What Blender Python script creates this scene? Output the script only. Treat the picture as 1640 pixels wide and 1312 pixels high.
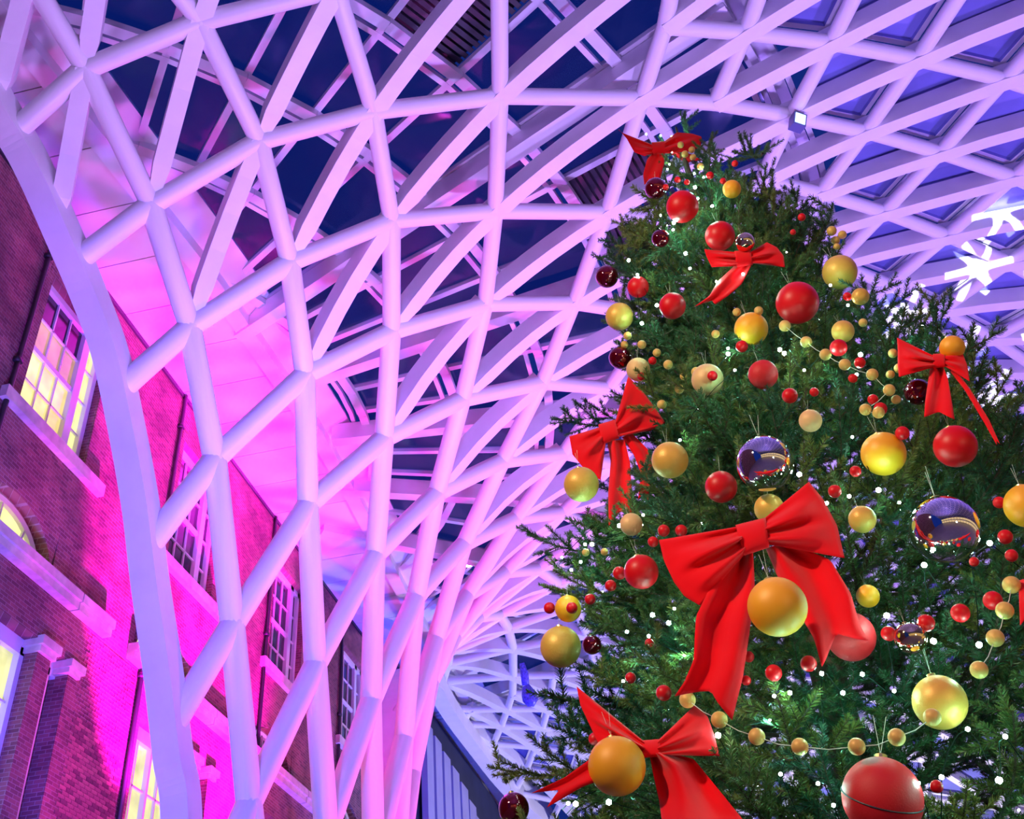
import bpy, bmesh, math, random
import numpy as np
from mathutils import Vector, Matrix
random.seed(7); rng = np.random.default_rng(11)
for o in list(bpy.data.objects): bpy.data.objects.remove(o)
SC = bpy.context.scene; COL = SC.collection
PI = math.pi
# ------------------------------------------------------------------ camera
F = 1675.746; H = 1.6
RC = np.array([[0.97474503, 0.18734363, 0.12155038], [0.2113936, -0.59854473, -0.7726946], [-0.07200607, 0.7788752, -0.62303174]])
CAMP = np.array([0, 0, H])
cd = bpy.data.cameras.new('camera'); cam = bpy.data.objects.new('camera', cd); COL.objects.link(cam)
cd.sensor_fit = 'HORIZONTAL'; cd.sensor_width = 36; cd.lens = F / 1640 * 36; cd.clip_end = 400; cd.clip_start = .05
_m = Matrix([list(RC[i]) + [CAMP[i]] for i in range(3)] + [[0, 0, 0, 1]]); cam.matrix_world = _m
SC.camera = cam
# ------------------------------------------------------------------ colour management
SC.view_settings.view_transform = 'Standard'; SC.view_settings.look = 'None'
SC.view_settings.gamma = 1; SC.view_settings.exposure = 0.5; SC.view_settings.use_curve_mapping = False
# ------------------------------------------------------------------ world: night sky over the glass roof
W = bpy.data.worlds.new('night'); SC.world = W; W.use_nodes = True
W.node_tree.nodes['Background'].inputs[0].default_value = (0.004, 0.014, 0.13, 1)
W.node_tree.nodes['Background'].inputs[1].default_value = 1.0
# ------------------------------------------------------------------ lights of the concourse
def spot(name, loc, target, power, color, angle=60, blend=.6, radius=.4):
    l = bpy.data.lights.new(name, 'SPOT'); l.energy = power; l.color = color
    l.spot_size = math.radians(angle); l.spot_blend = blend; l.shadow_soft_size = radius
    o = bpy.data.objects.new(name, l); COL.objects.link(o); o.location = loc
    o.rotation_euler = (Vector(target) - Vector(loc)).to_track_quat('-Z', 'Y').to_euler()
    return o
VIO = (.36, .18, 1.0); BLU = (.13, .16, 1.0); PNK = (1.0, .06, .74); MAG = (1.0, .0, .92); LIL = (.47, .29, 1.0)
# lilac and violet floods washing the shell from the concourse floor
spot('flood_lilac', (-3.0, 11.5, .6), (-2.5, 11.8, 20), 5200, LIL, 84, .9, .6)
spot('flood_lilac', (4.0, 14.0, .6), (2, 14, 20), 5200, LIL, 120, .8, .6)
spot('flood_violet', (13, 15, .6), (10, 18, 20), 7800, VIO, 125, .8, .6)
spot('flood_violet', (8, 28, .6), (4, 30, 20), 6000, VIO, 120, .8, .6)
spot('flood_lilac', (3, -12, .6), (2, -10, 20), 7000, LIL, 120, .8, .6)
spot('flood_blue', (-5.5, 6.5, .6), (-9.0, 17.5, 11), 5600, BLU, 64, .8, .5)
# pink uplights standing round the foot of the funnel
spot('uplight_pink', (-3.0, 22.0, .6), (-7.3, 21.5, 11), 5600, PNK, 80, .8, .3)
spot('uplight_pink', (-4.6, 28.5, .6), (-7.0, 25, 14), 5600, PNK, 80, .8, .3)
# magenta projectors inside the funnel, thrown on the brick wall and the soffit
spot('projector_magenta', (-9.3, 19.6, 5.6), (-12.0, 19.8, 16.0), 34000, MAG, 42, .5, .12)
spot('projector_magenta', (-9.3, 24.2, 5.6), (-12.0, 24.0, 16.0), 30000, MAG, 40, .5, .12)
spot('projector_magenta', (-9.0, 19.5, 4.0), (-12.0, 18.6, 11.0), 1500, MAG, 50, .7, .12)
# blue and white floods on the far wing
spot('flood_blue', (-7, 36, .6), (-12, 39, 12), 9000, (.03, .08, 1.0), 100, .8, .4)
spot('flood_blue', (-9.6, 31.2, 1.0), (-12, 31.8, 15), 6500, (.03, .05, 1.0), 60, .8, .3)
spot('flood_white', (9, 50, .6), (-1, 48, 18), 14000, (.74, .68, 1.0), 110, .8, .6)
# warm white concourse lamps that light the tree from the front
spot('lamp_warm', (-5.0, -1.5, 9.0), (.9, 6.0, 6), 2300, (1.0, .86, .62), 56, .7, .2)
spot('lamp_warm', (5.0, -2.0, 3.0), (1.2, 6.0, 5.5), 260, (1.0, .82, .55), 60, .7, .25)
spot('flood_lilac_wall', (-6.5, 8.0, 1.0), (-12, 15.5, 13), 6500, (.12, .0, 1.0), 60, .8, .4)

# snowflake projector throwing white flakes on the roof
gb = spot('snowflake_projector', (7.5, 1.0, 2.2), (9.4, 22.2, 19.3), 70000, (.92, .88, 1.0), 13.5, .15, .02)
gb.data.use_nodes = True; nt = gb.data.node_tree; nd = nt.nodes; lk = nt.links
def mth(op, a, b=None):
    m_ = nd.new('ShaderNodeMath'); m_.operation = op
    for i_, v_ in enumerate((a, b)):
        if v_ is None: continue
        if isinstance(v_, (int, float)): m_.inputs[i_].default_value = v_
        else: lk.new(v_, m_.inputs[i_])
    return m_.outputs[0]
tcg = nd.new('ShaderNodeTexCoord'); sx = nd.new('ShaderNodeSeparateXYZ'); lk.new(tcg.outputs['Normal'], sx.inputs[0])
gu = mth('MULTIPLY', mth('DIVIDE', sx.outputs[0], sx.outputs[2]), 15.0); gv = mth('MULTIPLY', mth('DIVIDE', sx.outputs[1], sx.outputs[2]), 15.0)
cb = nd.new('ShaderNodeCombineXYZ'); lk.new(gu, cb.inputs[0]); lk.new(gv, cb.inputs[1])
vo = nd.new('ShaderNodeTexVoronoi'); vo.voronoi_dimensions = '2D'; vo.inputs['Scale'].default_value = 1.0; vo.inputs['Randomness'].default_value = .6; lk.new(cb.outputs[0], vo.inputs['Vector'])
sp = nd.new('ShaderNodeSeparateXYZ'); lk.new(vo.outputs['Position'], sp.inputs[0])
dx = mth('SUBTRACT', gu, sp.outputs[0]); dy = mth('SUBTRACT', gv, sp.outputs[1]); rr_ = vo.outputs['Distance']
arm = mth('LESS_THAN', mth('MULTIPLY', mth('ABSOLUTE', mth('SINE', mth('MULTIPLY', mth('ARCTAN2', dy, dx), 3.0))), rr_), .14)
fl_ = mth('MULTIPLY', arm, mth('LESS_THAN', rr_, .46))
em = nd['Emission']; lk.new(fl_, em.inputs['Strength'])

# ------------------------------------------------------------------ helpers
def ray(px, py):
    d = RC @ np.array([(px - 820) / F, -(py - 656) / F, -1.0]); return d / np.linalg.norm(d)
def atz(px, py, z): d = ray(px, py); return d * ((z - H) / d[2]) + CAMP
def atx(px, py, x): d = ray(px, py); return d * (x / d[0]) + CAMP
def proj(p):
    c = RC.T @ (np.asarray(p, float) - CAMP)
    if c[2] > -.05: return None
    return np.array([820 + F * c[0] / -c[2], 656 - F * c[1] / -c[2], -c[2]])
def mat(name): 
    m = bpy.data.materials.new(name); m.use_nodes = True
    return m, m.node_tree.nodes, m.node_tree.links, m.node_tree.nodes['Principled BSDF']
def simple(name, col, rough=.5, metal=0, noise=0, nscale=8, bump=0, sheen=0, spec=.5, coat=0):
    m, n, l, b = mat(name)
    b.inputs['Base Color'].default_value = (*col, 1); b.inputs['Roughness'].default_value = rough; b.inputs['Metallic'].default_value = metal
    b.inputs['Specular IOR Level'].default_value = spec; b.inputs['Sheen Weight'].default_value = sheen; b.inputs['Coat Weight'].default_value = coat
    if noise or bump:
        tc = n.new('ShaderNodeTexCoord'); t = n.new('ShaderNodeTexNoise'); t.inputs['Scale'].default_value = nscale; t.inputs['Detail'].default_value = 4
        l.new(tc.outputs['Object'], t.inputs['Vector'])
        if noise:
            r = n.new('ShaderNodeValToRGB'); r.color_ramp.elements[0].position = .3; r.color_ramp.elements[1].position = .7
            r.color_ramp.elements[0].color = (*[c * (1 - noise) for c in col], 1); r.color_ramp.elements[1].color = (*[min(1, c * (1 + noise)) for c in col], 1)
            l.new(t.outputs['Fac'], r.inputs['Fac']); l.new(r.outputs['Color'], b.inputs['Base Color'])
        if bump:
            bp = n.new('ShaderNodeBump'); bp.inputs['Strength'].default_value = bump; bp.inputs['Distance'].default_value = .01
            l.new(t.outputs['Fac'], bp.inputs['Height']); l.new(bp.outputs['Normal'], b.inputs['Normal'])
    return m
def emis(name, col, s):
    m, n, l, b = mat(name); b.inputs['Base Color'].default_value = (0, 0, 0, 1)
    b.inputs['Emission Color'].default_value = (*col, 1); b.inputs['Emission Strength'].default_value = s; return m
M = {}
M['steel'] = simple('white_steel', (.80, .80, .82), .42, noise=.04, nscale=2)
M['soffit'] = simple('soffit_panel', (.78, .76, .76), .55, noise=.05, nscale=.8)
M['frame'] = simple('roof_frame', (.74, .74, .78), .4)
M['clad'] = simple('cladding', (.16, .18, .46), .3, noise=.25, nscale=.7)
M['cladrim'] = simple('cladding_rim', (.70, .70, .76), .4)
M['dark'] = simple('dark_metal', (.02, .02, .025), .5)
M['louvre'] = simple('louvre_blade', (.05, .045, .06), .45)
M['stone'] = simple('sandstone', (.62, .55, .45), .8, noise=.15, nscale=5, bump=.3)
M['paint'] = simple('white_window_paint', (.74, .73, .74), .5)
M['fin'] = simple('fin_panel', (.36, .37, .58), .5, noise=.08, nscale=.8)
M['navy'] = simple('navy_wall', (.04, .05, .10), .7, noise=.2, nscale=.6)
M['floor'] = simple('concourse_floor', (.34, .30, .27), .35, noise=.1, nscale=.6)
M['lampbody'] = simple('lamp_body', (.12, .14, .3), .35)
M['lens'] = emis('lamp_lens', (.35, .5, 1), 2.5)
M['downlight'] = emis('downlight_glow', (1, .86, .6), 14)
M['bluewrap'] = simple('blue_wrap', (.10, .09, .55), .35, noise=.5, nscale=14, bump=.9)
# roof glass: dark, glossy, lets the night through
m, n, l, b = mat('roof_glass')
n.remove(b); tr = n.new('ShaderNodeBsdfTransparent'); gl = n.new('ShaderNodeBsdfGlossy'); mx = n.new('ShaderNodeMixShader'); fr = n.new('ShaderNodeFresnel')
no = n.new('ShaderNodeTexNoise'); no.inputs['Scale'].default_value = .5; bp = n.new('ShaderNodeBump'); bp.inputs['Strength'].default_value = .25; bp.inputs['Distance'].default_value = .3
tc = n.new('ShaderNodeTexCoord'); l.new(tc.outputs['Object'], no.inputs['Vector']); l.new(no.outputs['Fac'], bp.inputs['Height']); l.new(bp.outputs['Normal'], gl.inputs['Normal'])
tr.inputs[0].default_value = (.55, .7, .85, 1); gl.inputs['Roughness'].default_value = .12; fr.inputs["IOR"].default_value = 1.33
mn = n.new('ShaderNodeMath'); mn.operation = 'MINIMUM'; mn.inputs[1].default_value = .13; l.new(fr.outputs[0], mn.inputs[0]); l.new(mn.outputs[0], mx.inputs[0]); l.new(tr.outputs[0], mx.inputs[1]); l.new(gl.outputs[0], mx.inputs[2]); l.new(mx.outputs[0], n['Material Output'].inputs['Surface'])
M['glass'] = m
# brick
def brickmat(name, c1, c2, mo):
    m, n, l, b = mat(name)
    g = n.new('ShaderNodeNewGeometry'); s = n.new('ShaderNodeSeparateXYZ'); a = n.new('ShaderNodeMath'); a.operation = 'ADD'; c = n.new('ShaderNodeCombineXYZ')
    l.new(g.outputs['Position'], s.inputs[0]); l.new(s.outputs[0], a.inputs[0]); l.new(s.outputs[1], a.inputs[1]); l.new(a.outputs[0], c.inputs[0]); l.new(s.outputs[2], c.inputs[1])
    br = n.new('ShaderNodeTexBrick'); br.inputs['Scale'].default_value = 1; br.inputs['Brick Width'].default_value = .235; br.inputs['Row Height'].default_value = .08; br.inputs['Mortar Size'].default_value = .007
    br.inputs['Color1'].default_value = (*c1, 1); br.inputs['Color2'].default_value = (*c2, 1); br.inputs['Mortar'].default_value = (*mo, 1); br.inputs['Bias'].default_value = -.1
    l.new(c.outputs[0], br.inputs['Vector'])
    no = n.new('ShaderNodeTexNoise'); no.inputs['Scale'].default_value = 1.3; no.inputs['Detail'].default_value = 6; l.new(g.outputs['Position'], no.inputs['Vector'])
    mx = n.new('ShaderNodeMix'); mx.data_type = 'RGBA'; mx.blend_type = 'MULTIPLY'; mx.inputs[0].default_value = .7
    rp = n.new('ShaderNodeValToRGB'); rp.color_ramp.elements[0].color = (.45, .42, .42, 1); rp.color_ramp.elements[0].position = .35; rp.color_ramp.elements[1].color = (1.25, 1.2, 1.15, 1); rp.color_ramp.elements[1].position = .65
    l.new(no.outputs['Fac'], rp.inputs[0]); l.new(br.outputs['Color'], mx.inputs[6]); l.new(rp.outputs[0], mx.inputs[7]); l.new(mx.outputs[2], b.inputs['Base Color'])
    bp = n.new('ShaderNodeBump'); bp.inputs['Strength'].default_value = .6; bp.inputs['Distance'].default_value = .012; bp.invert = True
    l.new(br.outputs['Fac'], bp.inputs['Height']); l.new(bp.outputs['Normal'], b.inputs['Normal']); b.inputs['Roughness'].default_value = .85
    return m
M['brick'] = brickmat('stock_brick', (.29, .11, .11), (.15, .055, .065), (.34, .22, .23))
# window panes
def panemat(name, col, s, base=(.02, .02, .03)):
    m, n, l, b = mat(name); b.inputs['Base Color'].default_value = (*base, 1); b.inputs['Roughness'].default_value = .12
    b.inputs['Emission Color'].default_value = (*col, 1); b.inputs['Emission Strength'].default_value = s
    if s:
        tc = n.new('ShaderNodeTexCoord'); no = n.new('ShaderNodeTexNoise'); no.inputs['Scale'].default_value = 1.6; l.new(tc.outputs['Object'], no.inputs[0])
        mr = n.new('ShaderNodeMapRange'); mr.inputs[1].default_value = .3; mr.inputs[2].default_value = .7; mr.inputs[3].default_value = s * .65; mr.inputs[4].default_value = s * 1.15
        l.new(no.outputs['Fac'], mr.inputs[0]); l.new(mr.outputs[0], b.inputs['Emission Strength'])
    return m
M['lit'] = panemat('lit_window_pane', (1.0, .78, .26), .95); M['lit2'] = panemat('lit_window_pane_olive', (.88, .86, .36), .85)
M['blind'] = panemat('blind_window_pane', (.85, .45, .28), .55); M['darkpane'] = panemat('dark_window_pane', (.1, .1, .3), .0)

class MB:
    def __init__(s): s.v = []; s.f = []
    def add(s, vs, fs):
        b = len(s.v); s.v += [tuple(map(float, p)) for p in vs]; s.f += [tuple(i + b for i in f) for f in fs]; return s
    def box(s, a, b):
        (x0, y0, z0), (x1, y1, z1) = a, b
        return s.add([(x0, y0, z0), (x1, y0, z0), (x1, y1, z0), (x0, y1, z0), (x0, y0, z1), (x1, y0, z1), (x1, y1, z1), (x0, y1, z1)],
                     [(0, 3, 2, 1), (4, 5, 6, 7), (0, 1, 5, 4), (1, 2, 6, 5), (2, 3, 7, 6), (3, 0, 4, 7)])
    def sweep(s, pts, frames, prof, cap=True):
        k = len(prof); b = len(s.v); n_ = len(pts)
        for p, (u, w) in zip(pts, frames):
            for (a, c) in prof: s.v.append(tuple(np.asarray(p) + u * a + w * c))
        for i in range(n_ - 1):
            for j in range(k):
                s.f.append((b + i * k + j, b + i * k + (j + 1) % k, b + (i + 1) * k + (j + 1) % k, b + (i + 1) * k + j))
        if cap: s.f.append(tuple(b + j for j in range(k))[::-1]); s.f.append(tuple(b + (n_ - 1) * k + j for j in range(k)))
        return s
    def tube(s, pts, rad, k=8, cap=True):
        pts = [np.asarray(p, float) for p in pts]; fr = []; u = None
        for i in range(len(pts)):
            t = pts[min(i + 1, len(pts) - 1)] - pts[max(i - 1, 0)]; t /= np.linalg.norm(t) + 1e-12
            if u is None: u = np.cross(t, [0, 0, 1.0]); 
            if np.linalg.norm(u) < 1e-3: u = np.array([1., 0, 0])
            u = u - t * (u @ t); u /= np.linalg.norm(u); fr.append((u.copy(), np.cross(t, u)))
        rs = rad if hasattr(rad, '__len__') else [rad] * len(pts); b = len(s.v)
        for p, (u, w), r in zip(pts, fr, rs):
            for j in range(k): a = 2 * PI * j / k; s.v.append(tuple(p + (u * math.cos(a) + w * math.sin(a)) * r))
        for i in range(len(pts) - 1):
            for j in range(k): s.f.append((b + i * k + j, b + i * k + (j + 1) % k, b + (i + 1) * k + (j + 1) % k, b + (i + 1) * k + j))
        if cap: s.f.append(tuple(b + j for j in range(k))[::-1]); s.f.append(tuple(b + (len(pts) - 1) * k + j for j in range(k)))
        return s
    def mesh(s, name, m, smooth=False):
        me = bpy.data.meshes.new(name); me.from_pydata(s.v, [], s.f); me.materials.append(m)
        if smooth: me.polygons.foreach_set('use_smooth', [True] * len(me.polygons))
        me.update(); return me
    def build(s, name, m, parent=None, smooth=False): return link(name, s.mesh(name, m, smooth), parent)
def link(name, me, parent=None):
    o = bpy.data.objects.new(name, me); COL.objects.link(o)
    if parent is not None:
        o.parent = parent
        if any(abs(c) > 1e-9 for c in parent.location): o.matrix_parent_inverse = Matrix.Translation(-Vector(parent.location))
    return o
def root(name, loc=(0, 0, 0)):
    o = bpy.data.objects.new(name, None); COL.objects.link(o); o.location = loc; o.empty_display_size = .1; return o
def tag(o, label=None, cat=None, group=None, kind=None):
    if label: o['label'] = label
    if cat: o['category'] = cat
    if group: o['group'] = group
    if kind: o['kind'] = kind
    return o
def bar(mb, p, q, w, h, up=(0, 0, 1)):
    p = np.asarray(p, float); q = np.asarray(q, float); t = q - p; t /= np.linalg.norm(t); u = np.cross(t, up); u /= np.linalg.norm(u); v = np.cross(u, t)
    return mb.sweep([p, q], [(u, v)] * 2, [(-w / 2, -h / 2), (w / 2, -h / 2), (w / 2, h / 2), (-w / 2, h / 2)])
def inframe(p, mrg=0):
    q = proj(p); return q is not None and -mrg < q[0] < 1640 + mrg and -mrg < q[1] < 1312 + mrg

# ================================================================== FLOOR
fl = MB().box((-13, -40, -.2), (60, 75, 0)).build('floor', M['floor']); tag(fl, 'wide pale stone floor of the station concourse', 'floor', kind='structure')

# ================================================================== BRICK WALL (wall_left), x = -12 facing +x
XW = -12.0; ZTOP = 20.15
wall = root('wall_left'); tag(wall, 'old brick wall with sash windows behind the white steel funnel', 'wall', kind='structure')
BAYS = [13.93 + 6.3 * i for i in range(-1, 6)]
ops = []
for y in BAYS:
    ops.append((y - .1, y + 2.35, 15.3, 18.85))          # upper sash opening
    c = y + .57
    ops.append((c - 1.5, c + 1.5, 12.45, 13.75))          # lunette
    ops.append((c - .75, c + 2.7, 5.0, 11.25))            # tall tripartite window
ys = sorted(set([-10, 75] + [o[i] for o in ops for i in (0, 1)])); zs = sorted(set([0, ZTOP] + [o[i] for o in ops for i in (2, 3)]))
mb = MB()
for i in range(len(ys) - 1):
    j = 0
    while j < len(zs) - 1:
        def solid(j): 
            cy = (ys[i] + ys[i + 1]) / 2; cz = (zs[j] + zs[j + 1]) / 2
            return not any(o[0] < cy < o[1] and o[2] < cz < o[3] for o in ops)
        if not solid(j): j += 1; continue
        k = j
        while k + 1 < len(zs) - 1 and solid(k + 1): k += 1
        mb.box((XW - .5, ys[i], zs[j]), (XW, ys[i + 1], zs[k + 1])); j = k + 1
mb.build('brickwork', M['brick'], wall)
def slabs(mb, y0, y1, z0, z1, x0, x1): mb.box((x0, y0, z0), (x1, y1, z1)); return mb
wn = 0
def sash(bay, y, lit):
    """upper window: stone sill, painted frame, sashes with glazing bars, narrow side light"""
    global wn; wn += 1
    w = root('window_%d' % wn, (XW, y, 15.3)); tag(w, 'white sash window of small panes in the upper brick wall, ' + lit[1], 'window', kind='structure')
    xg = XW - .28; y0, y1, z0, z1 = y, y + 1.62, 15.42, 18.75
    f = MB()
    for a, b in ((y - .1, y + .1), (y + 1.62, y + 1.85), (y + 2.2, y + 2.33)): f.box((xg - .08, a, 15.3), (xg + .10, b, 18.85))
    f.box((xg - .08, y - .1, 18.7), (xg + .1, y + 2.33, 18.85)); f.box((xg - .08, y - .1, 15.3), (xg + .12, y + 2.33, 15.44))
    f.build('window_frame', M['paint'], w)
    zm = 17.05
    s = MB()
    s.box((xg - .02, y0 + .1, zm - .06), (xg + .06, y1, zm + .06))
    for c in (1, 2): yy = y0 + .1 + (y1 - y0 - .1) * c / 3; s.box((xg - .01, yy - .02, z0), (xg + .04, yy + .02, z1))
    for zz in ((z0 + zm) / 2, (z1 + zm) / 2): s.box((xg - .01, y0 + .1, zz - .02), (xg + .04, y1, zz + .02))
    for zz in (16.2, 17.05, 17.9): s.box((xg - .01, y + 1.85, zz - .02), (xg + .04, y + 2.2, zz + .02))
    s.build('glazing_bar', M['paint'], w)
    for c in range(3):
        ya = y0 + .1 + (y1 - y0 - .1) * c / 3; yb = y0 + .1 + (y1 - y0 - .1) * (c + 1) / 3
        for r_, (za, zb) in enumerate(((z0, (z0 + zm) / 2), ((z0 + zm) / 2, zm), (zm, (z1 + zm) / 2), ((z1 + zm) / 2, z1))):
            mm = M['darkpane'] if not lit[0] else (M['lit'] if r_ < 2 else M['blind'] if r_ == 2 else M['darkpane'])
            MB().box((xg - .03, ya + .02, za + .02), (xg - .005, yb - .02, zb - .02)).build('pane', mm, w)
    for za, zb in ((15.44, 16.2), (16.2, 17.05), (17.05, 17.9), (17.9, 18.7)):
        MB().box((xg - .03, y + 1.86, za + .02), (xg - .005, y + 2.19, zb - .02)).build('pane', M['lit2'] if lit[0] else M['darkpane'], w)
    MB().box((XW - .3, y - .65, 15.02), (XW + .16, y + 3.0, 15.3)).build('window_sill', M['stone'], w)
    lb = MB()
    for k in range(9): yy = y - .3 + k * .36; 
    MB().box((XW - .05, y - .25, 18.86), (XW + .012, y + 2.5, 19.15)).build('lintel', M['brick'], w)
    MB().box((XW - .52, y - .1, 15.3), (XW - .49, y + 2.35, 18.85)).build('back_panel', M['dark'], w)
    d = MB().tube([(XW + .07, y - .5, 5.5), (XW + .07, y - .5, 20.1)], .055, 8)
    for zz in (8, 12, 16, 19): d.box((XW, y - .58, zz), (XW + .13, y - .42, zz + .1))
    d.build('downpipe', M['dark'], w, True)
LITS = {0: (False, 'its panes dark'), 1: (True, 'its lower panes glowing yellow'), 2: (False, 'tinted pink by the light'), 3: (False, 'with blue-black panes'), 4: (False, 'beyond the pink-lit bays'), 5: (False, 'past the blue-lit bay'), 6: (False, 'at the far end')}
for i, y in enumerate(BAYS): sash(i, y, LITS[i])
def lower(bay, y):
    """lower storey: string course, lunette, tall tripartite window with brick piers and stone caps"""
    global wn; wn += 1; c = y + .57
    names = ['before the first bay', 'glowing yellow behind the curved edge beam', 'half hidden by the funnel tubes', 'low in the blue shade', 'deep in the shade of the funnel', 'past the funnel', 'at the far end']
    w = root('window_%d' % wn, (XW, c, 5)); tag(w, 'tall arched window with stone caps and string course, ' + names[bay], 'window', kind='structure')
    MB().box((XW - .1, c - 1.7, 12.2), (XW + .2, c + 2.3, 12.36)).box((XW - .1, c - 1.7, 12.36), (XW + .26, c + 2.3, 12.55)).build('string_course', M['stone'], w)
    MB().box((XW - .1, c + 2.34, 12.2), (XW + .2, c + 3.6, 12.36)).box((XW - .1, c + 2.34, 12.36), (XW + .26, c + 3.6, 12.55)).build('string_course', M['stone'], w)
    # spandrel of the lunette
    N = 20; vs = []; fs = []
    for x in (XW - .5, XW):
        for k in range(N + 1):
            a = PI * k / N; yy = c - 1.42 * math.cos(a); zz = 12.5 + 1.05 * math.sin(a); vs += [(x, yy, zz), (x, c - 1.5 + 3.0 * k / N, 13.75)]
    q = 2 * (N + 1)
    for k in range(N):
        b = 2 * k; fs += [(b, b + 1, b + 3, b + 2), (q + b, q + b + 2, q + b + 3, q + b + 1), (b, b + 2, q + b + 2, q + b)]
    fs += [(0, q, q + 1, 1), (2 * N, 2 * N + 1, q + 2 * N + 1, q + 2 * N)]
    MB().add(vs, fs).build('arch_brickwork', M['brick'], w)
    xg = XW - .3; f = MB(); pts = [(xg, c - 1.36 * math.cos(PI * k / N), 12.5 + .98 * math.sin(PI * k / N)) for k in range(N + 1)]
    f.tube(pts, .085, 6); f.box((xg - .04, c - .02, 12.5), (xg + .03, c + .02, 13.45))
    for sgn in (-1, 1): bar(f, (xg, c + sgn * .65, 12.5), (xg, c + sgn * .8, 13.3), .05, .05, (1, 0, 0))
    f.build('fanlight_frame', M['paint'], w)
    MB().add([(xg - .05, p[1], p[2]) for p in pts], [tuple(range(N + 1))]).build('pane', M['lit2'] if bay in (1, 2) else M['darkpane'], w)
    lit = bay == 1 or bay == 2
    for s in (1,):
        MB().box((XW - .5, c + s * 1.85 - .22, 5), (XW, c + s * 1.85 + .22, 11.0)).build('brick_pier', M['brick'], w)
        cp = MB(); cp.box((XW - .5, c + s * 1.85 - .27, 11.0), (XW + .08, c + s * 1.85 + .27, 11.12)).box((XW - .5, c + s * 1.85 - .32, 11.12), (XW + .14, c + s * 1.85 + .32, 11.3)).build('pier_cap', M['stone'], w)
        cp = MB(); cp.box((XW - .5, c + s * 2.7 - .12, 11.0), (XW + .08, c + s * 2.7 + .3, 11.1)).box((XW - .5, c + s * 2.7 - .16, 11.1), (XW + .14, c + s * 2.7 + .36, 11.26)).build('pier_cap', M['stone'], w)
    f = MB(); xg = XW - .38
    for a, b in ((c - .75, c - .62), (c + 1.5, c + 1.63), (c + .40, c + .48), (c + 2.07, c + 2.16), (c + 2.42, c + 2.5)): f.box((xg - .08, a, 5), (xg + .1, b, 11.1))
    f.box((xg - .08, c - .75, 10.95), (xg + .1, c + 2.7, 11.25)); f.box((xg - .07, c - .7, 7.9), (xg + .08, c + 1.6, 8.06)); f.build('window_frame', M['paint'], w)
    g = MB()
    for yy in (c - .1, c + .97): g.box((xg - .02, yy - .02, 5), (xg + .04, yy + .02, 11))
    for zz in (6.2, 7.1, 9.0, 10.0): g.box((xg - .02, c - .62, zz - .02), (xg + .04, c + 1.5, zz + .02))
    g.build('glazing_bar', M['paint'], w)
    cols = [c - .63, c - .1, c + .44, c + .97, c + 1.5]; rows = [5, 6.2, 7.1, 8, 9, 10, 11]
    for a in range(4):
        for b in range(6): MB().box((xg - .05, cols[a] + .02, rows[b] + .02), (xg - .02, cols[a + 1] - .02, rows[b + 1] - .02)).build('pane', M['lit2'] if lit else M['darkpane'], w)
    for s in (1,):
        MB().box((xg - .05, c + s * 2.29 - .13, 5), (xg - .02, c + s * 2.29 + .13, 11.1)).build('pane', M['darkpane'], w)
    MB().box((XW - .52, c - .75, 4.9), (XW - .49, c + 2.7, 11.2)).build('back_panel', M['dark'], w)
for i, y in enumerate(BAYS): lower(i, y)
# nearest bricks beside the lit window, each one proud of its joint
bm_ = [simple('brick_brown', (.29, .11, .11), .85, noise=.25, nscale=30), simple('brick_dark', (.15, .055, .065), .85, noise=.25, nscale=30), simple('brick_red', (.36, .15, .13), .85, noise=.25, nscale=30)]
bmesh_ = [MB().box((0, -.108, -.034), (.012, .108, .034)).mesh('brick', mm) for mm in bm_]
cnt = 0; rows = []
for r_ in range(60):
    z = 7.35 + r_ * .08
    for k in range(12):
        y = 17.72 + (.117 if r_ % 2 else 0) + k * .235
        if y < 19.55 and not (12.1 < z < 12.6): rows.append((z, y))
rows.sort(key=lambda t: (t[0]))
for z, y in rows[:300]:
    o = link('brick', random.choices(bmesh_, (5, 3, 2))[0], wall); o.location = (XW, y, z)
st = MB()
for z, y in rows[300:]: st.box((XW, y - .108, z - .034), (XW + .012, y + .108, z + .034))
tag(st.build('brick_field', M['brick'], wall), kind='stuff')
# cornice under the soffit
MB().box((XW, -10, 20.03), (XW + .05, 75, 20.14)).build('eaves_band', M['dark'], wall)

# ================================================================== SOFFIT (ceiling) with seams square to the wall
EDGE = [(0, 45), (68, 130), (190, 282), (321, 444), (392, 545), (492, 688), (560, 805), (605, 891), (644, 966)]
ep = [atz(px, py, 20.15) for px, py in EDGE]; ep.sort(key=lambda p: p[1])
EY = [-10] + [p[1] for p in ep] + [75]; EX = [ep[0][0] - .1] + [p[0] for p in ep] + [ep[-1][0] - .6]
sof_x = lambda y: float(np.interp(y, EY, EX))
ceil = root('ceiling'); tag(ceil, 'flat pale soffit panels along the top of the brick wall', 'ceiling', kind='structure')
y = -10.2
while y < 70:
    y1 = y + 1.57
    MB().add([(-12.1, y + .012, 20.15), (sof_x(y), y + .012, 20.15), (sof_x(y1), y1 - .012, 20.15), (-12.1, y1 - .012, 20.15),
              (-12.1, y + .012, 20.2), (sof_x(y), y + .012, 20.2), (sof_x(y1), y1 - .012, 20.2), (-12.1, y1 - .012, 20.2)],
             [(0, 1, 2, 3), (7, 6, 5, 4), (0, 4, 5, 1), (1, 5, 6, 2), (2, 6, 7, 3), (3, 7, 4, 0)]).build('soffit_panel', M['soffit'], ceil)
    y = y1
MB().box((-12.3, -10, 20.22), (-10.2, 75, 20.3)).build('soffit_backing', M['dark'], ceil)
yy = list(np.linspace(-10, 70, 90))
def strip(prof): # profile in (dx,z)
    mb = MB(); return mb.sweep([np.array([sof_x(t), t, 0]) for t in yy], [(np.array([1., 0, 0]), np.array([0, 0, 1.]))] * len(yy), prof)
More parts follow.
